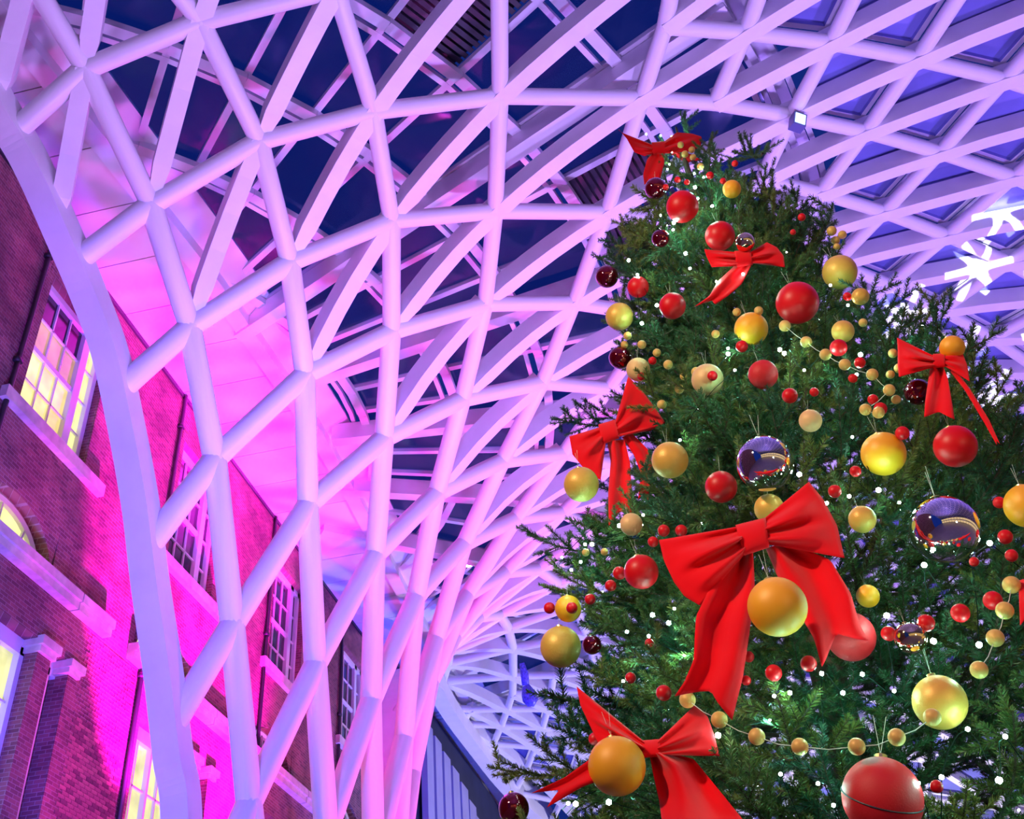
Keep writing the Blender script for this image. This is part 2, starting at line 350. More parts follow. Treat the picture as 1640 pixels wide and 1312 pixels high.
strip([(0, 20.0), (.42, 20.0), (.42, 20.32), (0, 20.32)]).build('edge_beam', M['steel'], ceil)
strip([(.42, 20.3), (1.05, 20.62), (1.05, 20.7), (.42, 20.4)]).build('gutter_fascia', M['soffit'], ceil)

# ================================================================== STEEL DIAGRID SHELL: a funnel of revolution beside the wall, opening into the roof
AX = np.array([-17.38146648, 21.56496503]); TH0 = math.radians(-48.29979790802108); DA = math.radians(6.0)
PL = [-7, -6, -5, -4, -3, -2, -1, 0, 1, 2, 3, 4, 4.5, 5, 5.5, 6, 6.5]
PR = [9.95, 9.98, 10.08, 10.2748, 10.6564, 11.3075, 12.313, 13.6174, 15.162, 16.6113, 18.3298, 20.3582, 21.5725, 22.7156, 23.9685, 25.3057, 26.7503]
PZ = [-1.0, 1.98, 4.98, 7.9814, 10.8922, 13.8124, 15.8411, 17.3167, 18.4062, 19.0066, 19.4157, 19.5746, 19.5277, 19.5535, 19.5254, 19.4377, 19.3261]
L_ = 6.5; r_ = PR[-1]
while r_ < 53:
    L_ += .5; r_ *= 1.0565; PL.append(L_); PR.append(r_); PZ.append(float(np.interp(r_, [26.75, 30, 35, 40, 47, 54], [19.33, 18.75, 17.45, 15.75, 12.9, 9.6])))
PL = np.array(PL, float); PR = np.array(PR); PZ = np.array(PZ); LMAX = PL[-1]
def herm(x, X, Y):
    i = int(np.clip(np.searchsorted(X, x) - 1, 0, len(X) - 2)); h = X[i + 1] - X[i]; t = (x - X[i]) / h
    def sl(j):
        if j == 0: return (Y[1] - Y[0]) / (X[1] - X[0])
        if j == len(X) - 1: return (Y[-1] - Y[-2]) / (X[-1] - X[-2])
        return (Y[j + 1] - Y[j - 1]) / (X[j + 1] - X[j - 1])
    return (2*t**3 - 3*t*t + 1) * Y[i] + (t**3 - 2*t*t + t) * h * sl(i) + (-2*t**3 + 3*t*t) * Y[i + 1] + (t**3 - t*t) * h * sl(i + 1)
def surf(L, a):
    r = herm(L, PL, PR); z = herm(L, PL, PZ); th = TH0 + a * DA
    return np.array([AX[0] + r * math.cos(th), AX[1] + r * math.sin(th), z])
def nrm(L, a):   # towards the concourse (outwards / downwards)
    e = 1e-2; dr = herm(L + e, PL, PR) - herm(L - e, PL, PR); dz = herm(L + e, PL, PZ) - herm(L - e, PL, PZ); h = math.hypot(dr, dz); th = TH0 + a * DA
    return np.array([dz / h * math.cos(th), dz / h * math.sin(th), -dr / h])
# edge of the shell: a near-vertical cut a little way off the wall
NEAR = [(-10.9, -6.0, 19.4), (-10.5, 2.0, 19.1), (-10.25, 6.5, 18.75), (-10.05, 9.18, 17.87), (-9.88, 10.07, 17.39), (-9.70, 11.14, 16.56), (-9.58, 11.95, 15.92), (-9.40, 12.71, 15.05), (-9.33, 13.52, 13.97), (-9.16, 14.23, 12.51), (-9.06, 14.80, 11.18), (-8.89, 15.38, 9.71), (-8.77, 15.85, 8.44), (-8.65, 16.14, 7.58), (-8.5, 16.5, 5.0), (-8.4, 16.7, 2.5), (-8.4, 16.8, 0.0)]
FARB = [(-8.7, 26.5, 0), (-8.7, 26.97, 7.6), (-9.06, 28.3, 11.2), (-9.33, 29.6, 14), (-9.6, 31.2, 15.9), (-9.8, 33.0, 17.3), (-9.6, 35.6, 18.35), (-9.9, 38.6, 18.8), (-10.1, 41.5, 19.1), (-10.0, 44.8, 19.05), (-9.8, 48.4, 18.9), (-9.2, 51.2, 18.4), (-8.6, 53.4, 17.9), (-8.2, 58, 16.2), (-8.0, 65, 13.2), (-8, 71, 10)]
NY = [p[1] for p in NEAR] + [p[1] for p in FARB]; NX = [p[0] for p in NEAR] + [p[0] for p in FARB]
xedge = lambda y: float(np.interp(y, NY, NX))
shell = root('roof_shell'); tag(shell, 'white steel lattice funnel of tubes and ribs opening into the vaulted roof', 'roof', kind='structure')
inside = lambda p: p[0] >= xedge(p[1])
MEAS = {(0,-2):(46,-39),(1,-2):(176,-150),(2,-1):(538,-19),(0,-1):(137,110),(1,-1):(321,34),(0,0):(242,328),(1,0):(415,226),(1,1):(464,420),(2,0):(598,178),(3,0):(801,154),(2,1):(627,353),(3,1):(793,338),(4,1):(972,340),
(4.5,0):(1145,165),(5,.5):(1220,287),(2,2):(627,531),(3,2):(777,487),(4,2):(919,485),(1,2):(488,600),(2,3):(615,702),(3,3):(740,640),(4,3):(868,613),(3,4):(699,790),(4,4):(804,739),(5,4):(902,726),(4,5):(743,871),(5,5):(825,831),(6,5):(900,821),
(1,3):(493,808),(0,1):(304,524),(0,2):(344,735),(0,3):(372,1001),(0,4):(399,1287),(1,4):(505,1065),(2,4):(601,888),(2,5):(594,1123),(3,5):(666,956),(4,6):(698,1023),(5,6):(748,953)}
NC = {}
def node(L, a):
    k = (L, a)
    if k not in NC:
        p = surf(L, a); q = MEAS.get(((a + L) / 2, (a - L) / 2))
        if q: d = ray(*q); p = CAMP + d * (d @ (p - CAMP))
        NC[k] = p
    return NC[k]
mem = []   # (kind, L0,a0,L1,a1)
for L in range(-7, 5):
    for a in range(-40, 60):
        if (a + L) % 2: continue
        if L < 4:
            mem.append(('t', L, a, L + 1, a + 1)); mem.append(('t', L, a, L + 1, a - 1))
        else:
            mem.append(('t', 4, a, 4.5, a + .5)); mem.append(('t', 4, a, 4.5, a - .5))
        if -1 <= L <= 2: mem.append(('b', L, a, L + 2, a))
        elif L in (3, 4): mem.append(('b', L, a, 5, a))
L = 4.5
while L + .5 <= LMAX:
    for i in range(-40, 60):
        a = i + .5 if (L * 2) % 2 else float(i)
        mem.append(('t', L, a, L + .5, a + .5)); mem.append(('t', L, a, L + .5, a - .5))
        if L + 1 <= LMAX: mem.append(('b', L, a, L + 1, a))
    L += .5
def trad(L): return float(np.interp(L, [-4, -1, 1, 4, 6.5, 12], [.235, .225, .185, .165, .155, .155]))
jobs = []
for (k, L0, a0, L1, a1) in mem:
    if not (-30 * DA < 0): pass
    th = (TH0 + a0 * DA + PI) % (2 * PI) - PI
    if abs(th) > 2.0 or abs(TH0 + a0 * DA) > PI: continue
    if k == 't': pts = [node(L0, a0), node(L1, a1)]; n0 = None
    else:
        S = 5 if L1 - L0 > 1 else 3
        pts = [surf(L0 + (L1 - L0) * i / S, a0) for i in range(S + 1)]
        c0 = node(L0, a0) - pts[0]; c1 = node(L1, a1) - pts[-1]
        pts = [p + c0 * (1 - i / S) + c1 * (i / S) for i, p in enumerate(pts)]
    ins = [inside(p) for p in pts]
    if not any(ins): continue
    Ls = [L0 + (L1 - L0) * i / (len(pts) - 1) for i in range(len(pts))]
    if not all(ins):   # clip at the edge
        np_, nl = [], []
        for i in range(len(pts)):
            if ins[i]: np_.append(pts[i]); nl.append(Ls[i])
            if i + 1 < len(pts) and ins[i] != ins[i + 1]:
                lo, hi = (0., 1.) if ins[i] else (1., 0.)
                for _ in range(18):
                    mid = (lo + hi) / 2
                    if inside(pts[i] + (pts[i + 1] - pts[i]) * mid): lo = mid
                    else: hi = mid
                np_.append(pts[i] + (pts[i + 1] - pts[i]) * lo); nl.append(Ls[i] + (Ls[i + 1] - Ls[i]) * lo)
        pts, Ls = np_, nl
    if len(pts) < 2 or np.linalg.norm(pts[-1] - pts[0]) < .1: continue
    if min(p[2] for p in pts) < 0:
        if k == 't' and max(p[2] for p in pts) > .2:
            lo, hi = (0, 1) if pts[0][2] < 0 else (1, 0); t = -pts[lo][2] / (pts[hi][2] - pts[lo][2]); pts[lo] = pts[lo] + (pts[hi] - pts[lo]) * t
        else: continue
    mid = (pts[0] + pts[-1]) / 2; vis = any(inframe(p, 20) for p in pts) or inframe(mid, 20); q = proj(mid)
    size = (np.linalg.norm(pts[-1] - pts[0]) / q[2]) if (vis and q is not None) else 0
    jobs.append((size, k, pts, Ls, a0))
jobs.sort(key=lambda j: -j[0])
TUBE = MB().tube([(0, 0, 0), (0, 0, 1)], 1, 16).mesh('steel_tube', M['steel'], True)
def rib(mb, pts, Ls, a, w=None):
    fr = []
    th = TH0 + a * DA; u = np.array([-math.sin(th), math.cos(th), 0.])
    for Lq in Ls: fr.append((u, nrm(Lq, a)))
    fine = Ls[0] >= 4; w = .15 if fine else .16
    prof = [(-w, -.30), (w, -.30), (w, .17), (-w, .17)]
    b = len(mb.v); mb.sweep(pts, fr, prof)
    if not fine and Ls[0] < 1.2:      # the lowest ribs are cut to a point at their foot
        for j, (aa, c) in enumerate(prof): mb.v[b + j] = tuple(np.asarray(pts[0]) + u * aa * .5 + fr[0][1] * (c * .35))
nt = nb = 0; rest_t, rest_b = MB(), MB()
for (size, k, pts, Ls, a) in jobs:
    if k == 't':
        if size > 0 and nt < 298:
            o = link('steel_tube', TUBE, shell); d = Vector(pts[1] - pts[0]); r = trad((Ls[0] + Ls[1]) / 2)
            o.matrix_world = Matrix.Translation(Vector(pts[0])) @ d.to_track_quat('Z', 'Y').to_matrix().to_4x4() @ Matrix.Diagonal((r, r, d.length, 1)); nt += 1
        else: rest_t.tube(pts, trad((Ls[0] + Ls[1]) / 2), 8, False)
    else:
        if size > 0 and nb < 298:
            mb = MB(); rib(mb, pts, Ls, a); mb.build('steel_rib', M['steel'], shell); nb += 1
        else: rib(rest_b, pts, Ls, a)
tag(rest_t.build('far_steel_tubes', M['steel'], shell, True), kind='stuff'); tag(rest_b.build('far_steel_ribs', M['steel'], shell), kind='stuff')
# welded node castings for the nodes of the funnel
NODE = None
bm = bmesh.new(); bmesh.ops.create_uvsphere(bm, u_segments=12, v_segments=8, radius=1); me = bpy.data.meshes.new('node_joint'); bm.to_mesh(me); bm.free(); me.materials.append(M['steel']); me.polygons.foreach_set('use_smooth', [True] * len(me.polygons))
for (L, a), p in list(NC.items()):
    if inside(p) and L <= 5 and inframe(p, 30) and p[2] > .3:
        o = link('node_joint', me, shell); r = trad(L) * 1.04; o.matrix_world = Matrix.Translation(Vector(p)) @ Matrix.Diagonal((r, r, r, 1))
# edge beams
def smooth_path(P, n=6):
    P = [np.asarray(p, float) for p in P]; out = []
    for i in range(len(P) - 1):
        p0 = P[max(i - 1, 0)]; p1 = P[i]; p2 = P[i + 1]; p3 = P[min(i + 2, len(P) - 1)]
        for k in range(n):
            t = k / n; out.append(.5 * (2 * p1 + (p2 - p0) * t + (2 * p0 - 5 * p1 + 4 * p2 - p3) * t * t + (3 * p1 - p0 - 3 * p2 + p3) * t ** 3))
    return out + [P[-1]]
def edge_beam(P, w, h):
    pts = smooth_path(P); fr = []
    for i in range(len(pts)):
        t = pts[min(i + 1, len(pts) - 1)] - pts[max(i - 1, 0)]; t /= np.linalg.norm(t); u = np.array([1., 0, 0]); u = u - t * (u @ t); u /= np.linalg.norm(u); fr.append((u, np.cross(t, u)))
    mb = MB(); mb.sweep(pts, fr, [(-w, -h), (w, -h), (w, h), (-w, h)]); return mb
edge_beam(NEAR, .24, .26).build('edge_beam', M['steel'], shell); edge_beam(FARB, .30, .34).build('edge_beam', M['steel'], shell)

# ------------------------------------------------------------------ solid triangular cladding behind the outer lattice
tri = []
L = 5.0
while L + 1 <= LMAX:
    for i in range(-40, 60):
        a = i + .5 if (L * 2) % 2 else float(i)
        if abs(TH0 + a * DA) > 2.0: continue
        for s in (.5, -.5):
            c = [surf(L, a), surf(L + .5, a + s), surf(L + 1, a)]
            if not all(inside(p) for p in c): continue
            nn = [nrm(L, a), nrm(L + .5, a + s), nrm(L + 1, a)]; cen = sum(c) / 3; q = proj(cen)
            vis = any(inframe(p, 10) for p in c); tri.append(((1 / q[2]) if vis and q is not None else 0, c, nn))
    L += .5
tri.sort(key=lambda t: -t[0])
def panel(mb, mb2, c, nn):
    cen = sum(c) / 3; off = -.34
    o1 = [p + (cen - p) * .02 + n_ * off for p, n_ in zip(c, nn)]; o2 = [p + (cen - p) * .20 + n_ * (off - .0) for p, n_ in zip(c, nn)]; o3 = [p + (cen - p) * .235 + n_ * (off - .07) for p, n_ in zip(c, nn)]
    mb2.add(o1 + o2, [(0, 1, 4, 3), (1, 2, 5, 4), (2, 0, 3, 5)])
    mb.add(o2 + o3, [(0, 1, 4, 3), (1, 2, 5, 4), (2, 0, 3, 5), (3, 4, 5)])
rm, rm2 = MB(), MB()
clad = root('roof_cladding'); tag(clad, 'solid triangular roof panels behind the outer white lattice', 'roof', kind='structure')
for i, (s, c, nn) in enumerate(tri):
    if s > 0 and i < 298:
        a, b = MB(), MB(); panel(a, b, c, nn); o = a.build('roof_panel', M['clad'], clad); b.build('panel_rim', M['cladrim'], o)
    else: panel(rm, rm2, c, nn)
if rm.f: tag(rm.build('far_roof_panels', M['clad'], clad), kind='stuff'); tag(rm2.build('far_panel_rims', M['cladrim'], clad), kind='stuff')

# ------------------------------------------------------------------ glazed roof over the funnel: rings and radial mullions about the same axis
GZ = 20.62; RING = [9.4, 12.1, 14.72, 17.4, 20.0, 22.55]
groof = root('glass_roof'); tag(groof, 'dark night glass roof with white rings and radial bars above the funnel', 'roof', kind='structure')
def gp(r, deg, z=GZ): t = math.radians(deg); return np.array([AX[0] + r * math.cos(t), AX[1] + r * math.sin(t), z])
degs = [-43.7 + 6 * k for k in range(-6, 21)]
LOUV = {(3, k) for k in (-36, )}
for i in range(len(RING) - 1):
    for d in degs[:-1]:
        P = [gp(RING[i] + .12, d + .25), gp(RING[i + 1] - .12, d + .25), gp(RING[i + 1] - .12, d + 5.75), gp(RING[i] + .12, d + 5.75)]
        if max(p[0] for p in P) < -10: continue
        mid = sum(P) / 4
        k = round((d + 43.7) / 6)
        if i == 3 and k in (1, 4, 5, 8):      # smoke louvres
            o = MB().add([p + np.array([0, 0, .25]) for p in P], [(0, 1, 2, 3)]).build('louvre', M['dark'], groof)
            for q in range(14):
                t = (q + .5) / 14; A = P[0] + (P[1] - P[0]) * t; B = P[3] + (P[2] - P[3]) * t
                mb = MB(); bar(mb, A + np.array([0, 0, .08]), B + np.array([0, 0, .08]), .11, .02); mb.build('blade', M['louvre'], o)
        else:
            MB().add(P + [p + np.array([0, 0, .03]) for p in P], [(0, 1, 2, 3), (7, 6, 5, 4), (0, 4, 5, 1), (1, 5, 6, 2), (2, 6, 7, 3), (3, 7, 4, 0)]).build('pane', M['glass'], groof)
for i, r in enumerate(RING):
    for dr, w, h, z in ((-.16, .12, .14, GZ - .05), (.20, .24, .18, GZ - .20)):
        for d in degs[:-1]:
            A, B = gp(r + dr, d, z), gp(r + dr, d + 6, z)
            if max(A[0], B[0]) < -10: continue
            mb = MB(); bar(mb, A, B, w, h); mb.build('ring_rail', M['frame'], groof)
for d in degs:
    for i in range(len(RING) - 1):
        A, B = gp(RING[i], d, GZ - .04), gp(RING[i + 1], d, GZ - .04)
        if max(A[0], B[0]) < -10: continue
        mb = MB(); bar(mb, A, B, .15, .14); mb.build('mullion', M['frame'], groof)
for d in (-25.2, -9.6, 7.5, 24.4, 40):
    mb = MB(); bar(mb, gp(8.6, d, GZ - .42), gp(22.6, d, GZ - .42), .34, .55); mb.build('radial_beam', M['steel'], groof)
# ring upstand between glass and cladding
for r, w in ((22.2, .12), (22.55, .16), (22.95, .12)):
    mb = MB()
    for d in degs[:-1]: bar(mb, gp(r, d, GZ - .3), gp(r, d + 6, GZ - .3), w, .5)
    mb.build('ring_upstand', M['frame'], groof)

# ------------------------------------------------------------------ curved shop front that closes the concourse below the outer rim of the roof
per = root('wall_perimeter'); tag(per, 'curved shop front closing the concourse under the rim of the roof', 'wall', kind='structure')
M['shop'] = emis('lit_shop_window', (1.0, .72, .36), .55); M['fascia'] = simple('shop_fascia', (.35, .30, .28), .6)
for k in range(-21, 22):
    A, B = gp(52.8, k * 5, 0), gp(52.8, k * 5 + 5, 0)
    if min(A[0], B[0]) < -11: continue
    for (z0, z1, mm, nm) in ((0, .4, 'fascia', 'plinth'), (.4, 3.4, 'shop', 'shop_window'), (3.4, 4.6, 'fascia', 'fascia'), (4.6, 7.4, 'shop', 'shop_window'), (7.4, 9.7, 'fascia', 'fascia')):
        mb = MB(); bar(mb, A * [1, 1, 0] + [0, 0, (z0 + z1) / 2], B * [1, 1, 0] + [0, 0, (z0 + z1) / 2], .25, z1 - z0); mb.build(nm, M[mm], per)
    MB().tube([gp(52.4, k * 5, 0), gp(52.4, k * 5, 9.7)], .25, 10).build('column', M['steel'], per, True)
# ------------------------------------------------------------------ tall fin screen below the far edge beam
scr = root('fin_screen', (-11, 44, 0)); tag(scr, 'tall stepped blue fin panels under the far edge beam', 'screen')
for k, (px, py) in enumerate([(683, 1155), (697, 1178), (711, 1203), (725, 1226), (739, 1252), (752, 1280), (763, 1306)]):
    p = atx(px, py, -11.0); q = atx(px + 11, py, -11.0)
    MB().box((-11.25, p[1], 0), (-11.0, q[1] - .12, p[2])).build('fin', M['fin'], scr)
MB().box((-11.6, 37.0, 0), (-11.4, 56, 19.9)).build('backing_wall', M['navy'], scr)

# ------------------------------------------------------------------ lamps on the steelwork
lp = node(5, 5.0) + np.array([.05, -.1, -.30])
lampo = root('floodlight', tuple(lp)); tag(lampo, 'small blue box floodlight clamped under a roof node above the tree', 'lamp')
mb = MB(); mb.box((-.14, -.12, -.22), (.14, .12, .10)); o = mb.build('housing', M['lampbody']); o.parent = lampo; o.rotation_euler = (.3, .2, .5)
mb = MB(); mb.box((-.11, -.135, -.18), (.11, -.115, .06)); o2 = mb.build('lens', M['lens']); o2.parent = o
mb = MB().tube([(0, 0, .08), (-.12, .05, .3)], .03, 6).tube([(-.25, .02, .2), (-.12, .05, .32)], .05, 6); o = mb.build('clamp', M['steel']); o.parent = lampo
d = ray(840, 1075); p0 = d * 40 + CAMP
hb = root('wrapped_lantern', tuple(p0)); tag(hb, 'shiny blue wrapped bundle hanging from the far white lattice', 'lantern')
pp = [CAMP + ray(px, py) * t for px, py, t in ((836, 1062, 40), (840, 1080, 40), (842, 1098, 40), (846, 1110, 40), (850, 1122, 40), (850, 1132, 40))]
MB().tube(pp[:3], [.10, .16, .14], 8).build('neck', M['bluewrap'], hb, True)
MB().tube(pp[2:], [.14, .26, .30, .12], 10).build('bundle', M['bluewrap'], hb, True)
for i, (px, py, z, s) in enumerate([(750, 905, 20.35, .16), (587, 18, 20.35, .05)]):
    p = atz(px, py, z); r = root('downlight', tuple(p)); tag(r, ['round bright downlight in the roof behind the pink funnel tubes', 'tiny bright lamp on a roof bar high over the lattice'][i], 'lamp')
    MB().tube([p, p + np.array([0, 0, .05])], s, 14).build('glowing_disc', M['downlight'], r); MB().tube([p + np.array([0, 0, .03]), p + np.array([0, 0, .16])], s * 1.2, 14).build('housing', M['frame'], r)

# ================================================================== CHRISTMAS TREE
TX = np.array([.88, 6.94])
def trad_(z, az=-1.7):
    lf = float(np.interp(z, [0, 2, 3.6, 4.0, 4.3, 5.0, 5.6, 5.9, 6.2, 6.8, 7.4, 8.0, 8.6, 8.9, 9.15, 9.7, 10.4], [2.9, 2.7, 2.15, 1.95, 1.72, 1.72, 1.75, 1.5, 1.2, 1.08, 1.08, 1.08, 1.0, .75, .42, .30, .05]))
    rt = float(np.interp(z, [0, 2, 4.0, 5.0, 5.7, 6.3, 6.7, 7.0, 7.4, 8.0, 8.6, 8.9, 9.15, 9.7, 10.4], [3.0, 2.9, 2.5, 2.25, 2.1, 1.8, 1.6, 1.2, 1.08, 1.12, 1.1, .8, .42, .30, .05]))
    w = min(1, max(0, .5 + .75 * math.cos(az - .2)));  return lf + (rt - lf) * w
def near_axis(px, py):
    d = ray(px, py); t = (TX @ d[:2]) / (d[:2] @ d[:2]); return t
def on_tree(px, py, out=0.0):
    """where the line of sight to an ornament meets the outer foliage"""
    d = ray(px, py); t1 = near_axis(px, py); t = 2.5
    while t < t1:
        p = CAMP + d * t
        if np.hypot(*(p[:2] - TX)) < trad_(p[2], math.atan2(p[1] - TX[1], p[0] - TX[0])) - .02: break
        t += .03
    return t - out
m, n, l, b = mat('fir_needle')
oi = n.new('ShaderNodeObjectInfo'); rp = n.new('ShaderNodeValToRGB'); rp.color_ramp.elements[0].color = (.010, .072, .030, 1); rp.color_ramp.elements[1].color = (.150, .160, .022, 1)
e = rp.color_ramp.elements.new(.5); e.color = (.048, .115, .025, 1)
l.new(oi.outputs['Random'], rp.inputs[0]); l.new(rp.outputs[0], b.inputs['Base Color']); b.inputs['Roughness'].default_value = .5
M['needle'] = m
M['bark'] = simple('fir_bark', (.075, .05, .03), .9, noise=.3, nscale=20)
def make_branch(seed, length=1.15, ntw=15, upright=False):
    rg = np.random.default_rng(seed); tw = []
    def axis_pt(s): return np.array([length * s, .05 * math.sin(s * 3 + seed), -.10 * math.sin(s * 2.2) * length + .18 * s * s * length])
    main = [axis_pt(s) for s in np.linspace(0, 1, 9)]; tw.append((main, .016, .004, .12))
    for i in range(ntw):
        s = .16 + .8 * i / ntw + rg.uniform(-.02, .02); p = axis_pt(s); side = 1 if i % 2 else -1
        ang = side * math.radians(rg.uniform(34, 58)); ln = max(.16, (.52 * (1 - s) + .16) * rg.uniform(.8, 1.2) * min(1, length * .95)); up = rg.uniform(-.05, .40)
        d = np.array([math.cos(ang), math.sin(ang), up]); d /= np.linalg.norm(d)
        q = [p + d * ln * t + np.array([0, 0, .10 * ln * t * t]) for t in np.linspace(0, 1, 5)]; tw.append((q, .006, .0025, 0))
        for j in range(int(ln / .17)):
            t = .3 + .6 * (j + rg.uniform(0, .5)) / max(1, int(ln / .17)); b0 = p + d * ln * t; sg = 1 if j % 2 else -1; a2 = ang + sg * math.radians(rg.uniform(35, 55))
            d2 = np.array([math.cos(a2), math.sin(a2), rg.uniform(-.1, .5)]); d2 /= np.linalg.norm(d2); l2 = rg.uniform(.12, .22)
            tw.append(([b0 + d2 * l2 * tt for tt in (0, .5, 1)], .004, .002, 0))
    for j in range(2 if not upright else 5):
        s = rg.uniform(.55, .95); d2 = np.array([rg.uniform(.0, .4), rg.uniform(-.3, .3), 1.]); d2 /= np.linalg.norm(d2); l2 = rg.uniform(.12, .26); b0 = axis_pt(s)
        tw.append(([b0 + d2 * l2 * tt for tt in (0, .5, 1)], .005, .002, 0))
    NV = []; 
    wood = MB()
    for (pts, r0, r1, skip) in tw:
        pts = [np.asarray(p) for p in pts]; wood.tube(pts, [r0 + (r1 - r0) * i / (len(pts) - 1) for i in range(len(pts))], 3, False)
        P = np.array(pts); seg = np.linalg.norm(np.diff(P, axis=0), axis=1); cum = np.concatenate([[0], np.cumsum(seg)]); tot = cum[-1]
        k = int(tot * 760); s = rg.uniform(skip * tot, tot, k); 
        base = np.stack([np.interp(s, cum, P[:, c]) for c in range(3)], 1); tan = np.gradient(P, axis=0); T = np.stack([np.interp(s, cum, tan[:, c]) for c in range(3)], 1); T /= np.linalg.norm(T, axis=1)[:, None]
        rv = rg.normal(size=(k, 3)); rv[:, 2] = rv[:, 2] * .7 + .15; rv -= T * (rv * T).sum(1)[:, None]; rv /= np.linalg.norm(rv, axis=1)[:, None] + 1e-9
        ln = rg.uniform(.030, .042, k) * np.clip(.55 + (tot - s) / .05 * .45, .55, 1); D = T * rg.uniform(.65, 1.15, k)[:, None] + rv; D /= np.linalg.norm(D, axis=1)[:, None]
        W_ = np.cross(D, rg.normal(size=(k, 3))); W_ /= np.linalg.norm(W_, axis=1)[:, None] + 1e-9; W_ *= .0026
        NV.append(np.stack([base - W_, base + W_, base + D * ln[:, None] + W_ * .35, base + D * ln[:, None] - W_ * .35], 1).reshape(-1, 3))
    V = np.concatenate(NV); k = len(V) // 4
    verts = np.concatenate([np.array(wood.v), V]); nw = len(wood.v)
    faces = wood.f + [tuple(nw + 4 * i + j for j in range(4)) for i in range(k)]
    me = bpy.data.meshes.new('branch'); me.from_pydata(verts.tolist(), [], faces); me.materials.append(M['needle']); me.materials.append(M['bark'])
    mi = np.zeros(len(faces), int); mi[:len(wood.f)] = 1; me.polygons.foreach_set('material_index', mi); me.update(); return me
BR = [make_branch(s, ntw=7 + s % 2, upright=s % 3 == 0) for s in range(8)]
BS = [make_branch(20 + s, length=.58, ntw=4 + s % 2, upright=s % 2 == 0) for s in range(5)]
tree = root('christmas_tree', (TX[0], TX[1], 0)); tag(tree, 'tall decorated fir tree standing in front of the white lattice roof', 'tree')
MB().tube([(TX[0], TX[1], 0), (TX[0], TX[1], 5), (TX[0], TX[1], 9.4), (TX[0], TX[1], 10.45)], [.17, .11, .04, .01], 10).build('trunk', M['bark'], tree, True)
plc = []   # (matrix, score)
CLEAR = []
for (px, py, rp_, ou) in [(1205,860,40,.5),(1120,905,70,.5),(1290,850,70,.5),(1160,1000,55,.5),(1140,1090,50,.55),(1320,960,55,.5),(1245,972,60,.6),(973,690,40,.7),(1010,650,55,.7),(940,730,40,.7),(990,780,35,.7),(1030,750,25,.7),
     (1095,1175,60,.5),(1041,1199,40,.5),(1090,1260,60,.5),(988,1227,60,.6),(900,1255,40,.4),(1475,575,40,.35),(1530,585,30,.35),(1505,630,30,.35),(1570,670,25,.3),(1205,410,50,.15),(1145,465,35,.1),(1060,235,45,.2),(1045,280,25,.2),
     (1093,331,28,.2),(1277,485,38,.2),(1077,490,26,.2),(1155,780,26,.1),(1027,916,32,.2),(1530,715,36,.2),(1413,1278,50,.1),(972,443,22,.2),(993,573,22,.2),(992,507,26,.2),(1345,436,30,.2),(1350,531,20,.2),(1073,737,34,.2),(931,776,34,.2),(1298,674,22,.2),(1381,832,25,.2),(1011,840,22,.2),(898,1036,38,.2),(1505,1125,36,.1),(1644,810,36,.2),(1225,742,54,.2),(1513,848,60,.2),(1458,1022,28,.2),(948,1033,20,.2)]:
    CLEAR.append((px, py, rp_, on_tree(px, py, ou)))
def blocks(mw):
    lb = .58 if mw.to_scale()[0] > 1.2 or (mw.to_scale()[0] < 1.2 and False) else 1.15
    for s in (.45, .7, .9, 1.05):
        for dy in (-.22, 0, .22):
            p = mw @ Vector((lb * s, dy * (1.1 - s), 0.05)); q = proj(p)
            if q is None: return True
            dist = (p - Vector(CAMP)).length
            for (cx, cy, cr, ct) in CLEAR:
                if dist < ct + .04 and (q[0] - cx) ** 2 + (q[1] - cy) ** 2 < (cr + 6) ** 2: return True
    return False
def place(p_root, az, el, sc, roll=0):
    return Matrix.Translation(Vector(p_root)) @ Matrix.Rotation(az, 4, 'Z') @ Matrix.Rotation(-el, 4, 'Y') @ Matrix.Rotation(roll, 4, 'X') @ Matrix.Scale(sc, 4)
cam_az = math.atan2(-TX[1], -TX[0])
zz = 2.0; k = 0; NB = 520
# spread branches so that each square metre of foliage gets the same number
zs_ = np.linspace(2.0, 10.1, 400); wgt = np.array([trad_(z) + .18 for z in zs_]); cw = np.cumsum(wgt); cw /= cw[-1]
for k in range(NB):
    z = float(np.interp((k + .5) / NB, cw, zs_)); az = k * 2.399963; R_ = trad_(z, az) * rng.uniform(.80, 1.04)
    el = math.radians(np.interp(z, [2, 6, 8.5, 10], [2, 12, 28, 55])) + rng.uniform(-.15, .25)
    sc = float(np.clip(R_ * .92, .35, 1.0)) * rng.uniform(.85, 1.1)
    rr = max(0.0, R_ - 1.12 * sc * math.cos(el)); zb = z - 1.1 * sc * math.sin(el) * .7
    p = (TX[0] + rr * math.cos(az), TX[1] + rr * math.sin(az), zb)
    tip = np.array([TX[0] + R_ * math.cos(az), TX[1] + R_ * math.sin(az), z]); q = proj(tip)
    if z < 2.6 and math.cos(az - cam_az) < 0: continue
    short = sc < .78
    mw = place(p, az, el, sc * 1.98 if short else sc, rng.uniform(-.35, .35))
    for _ in range(4):
        if not blocks(mw): break
        mw = Matrix.Translation(Vector((-math.cos(az) * .16, -math.sin(az) * .16, 0))) @ mw
    else:
        if blocks(mw): continue
    sco = sc / np.linalg.norm(tip - CAMP) * (1.0 + .9 * math.cos(az - cam_az)) if q is not None and -150 < q[0] < 1790 and -150 < q[1] < 1460 else -1
    plc.append((sco, mw, short))
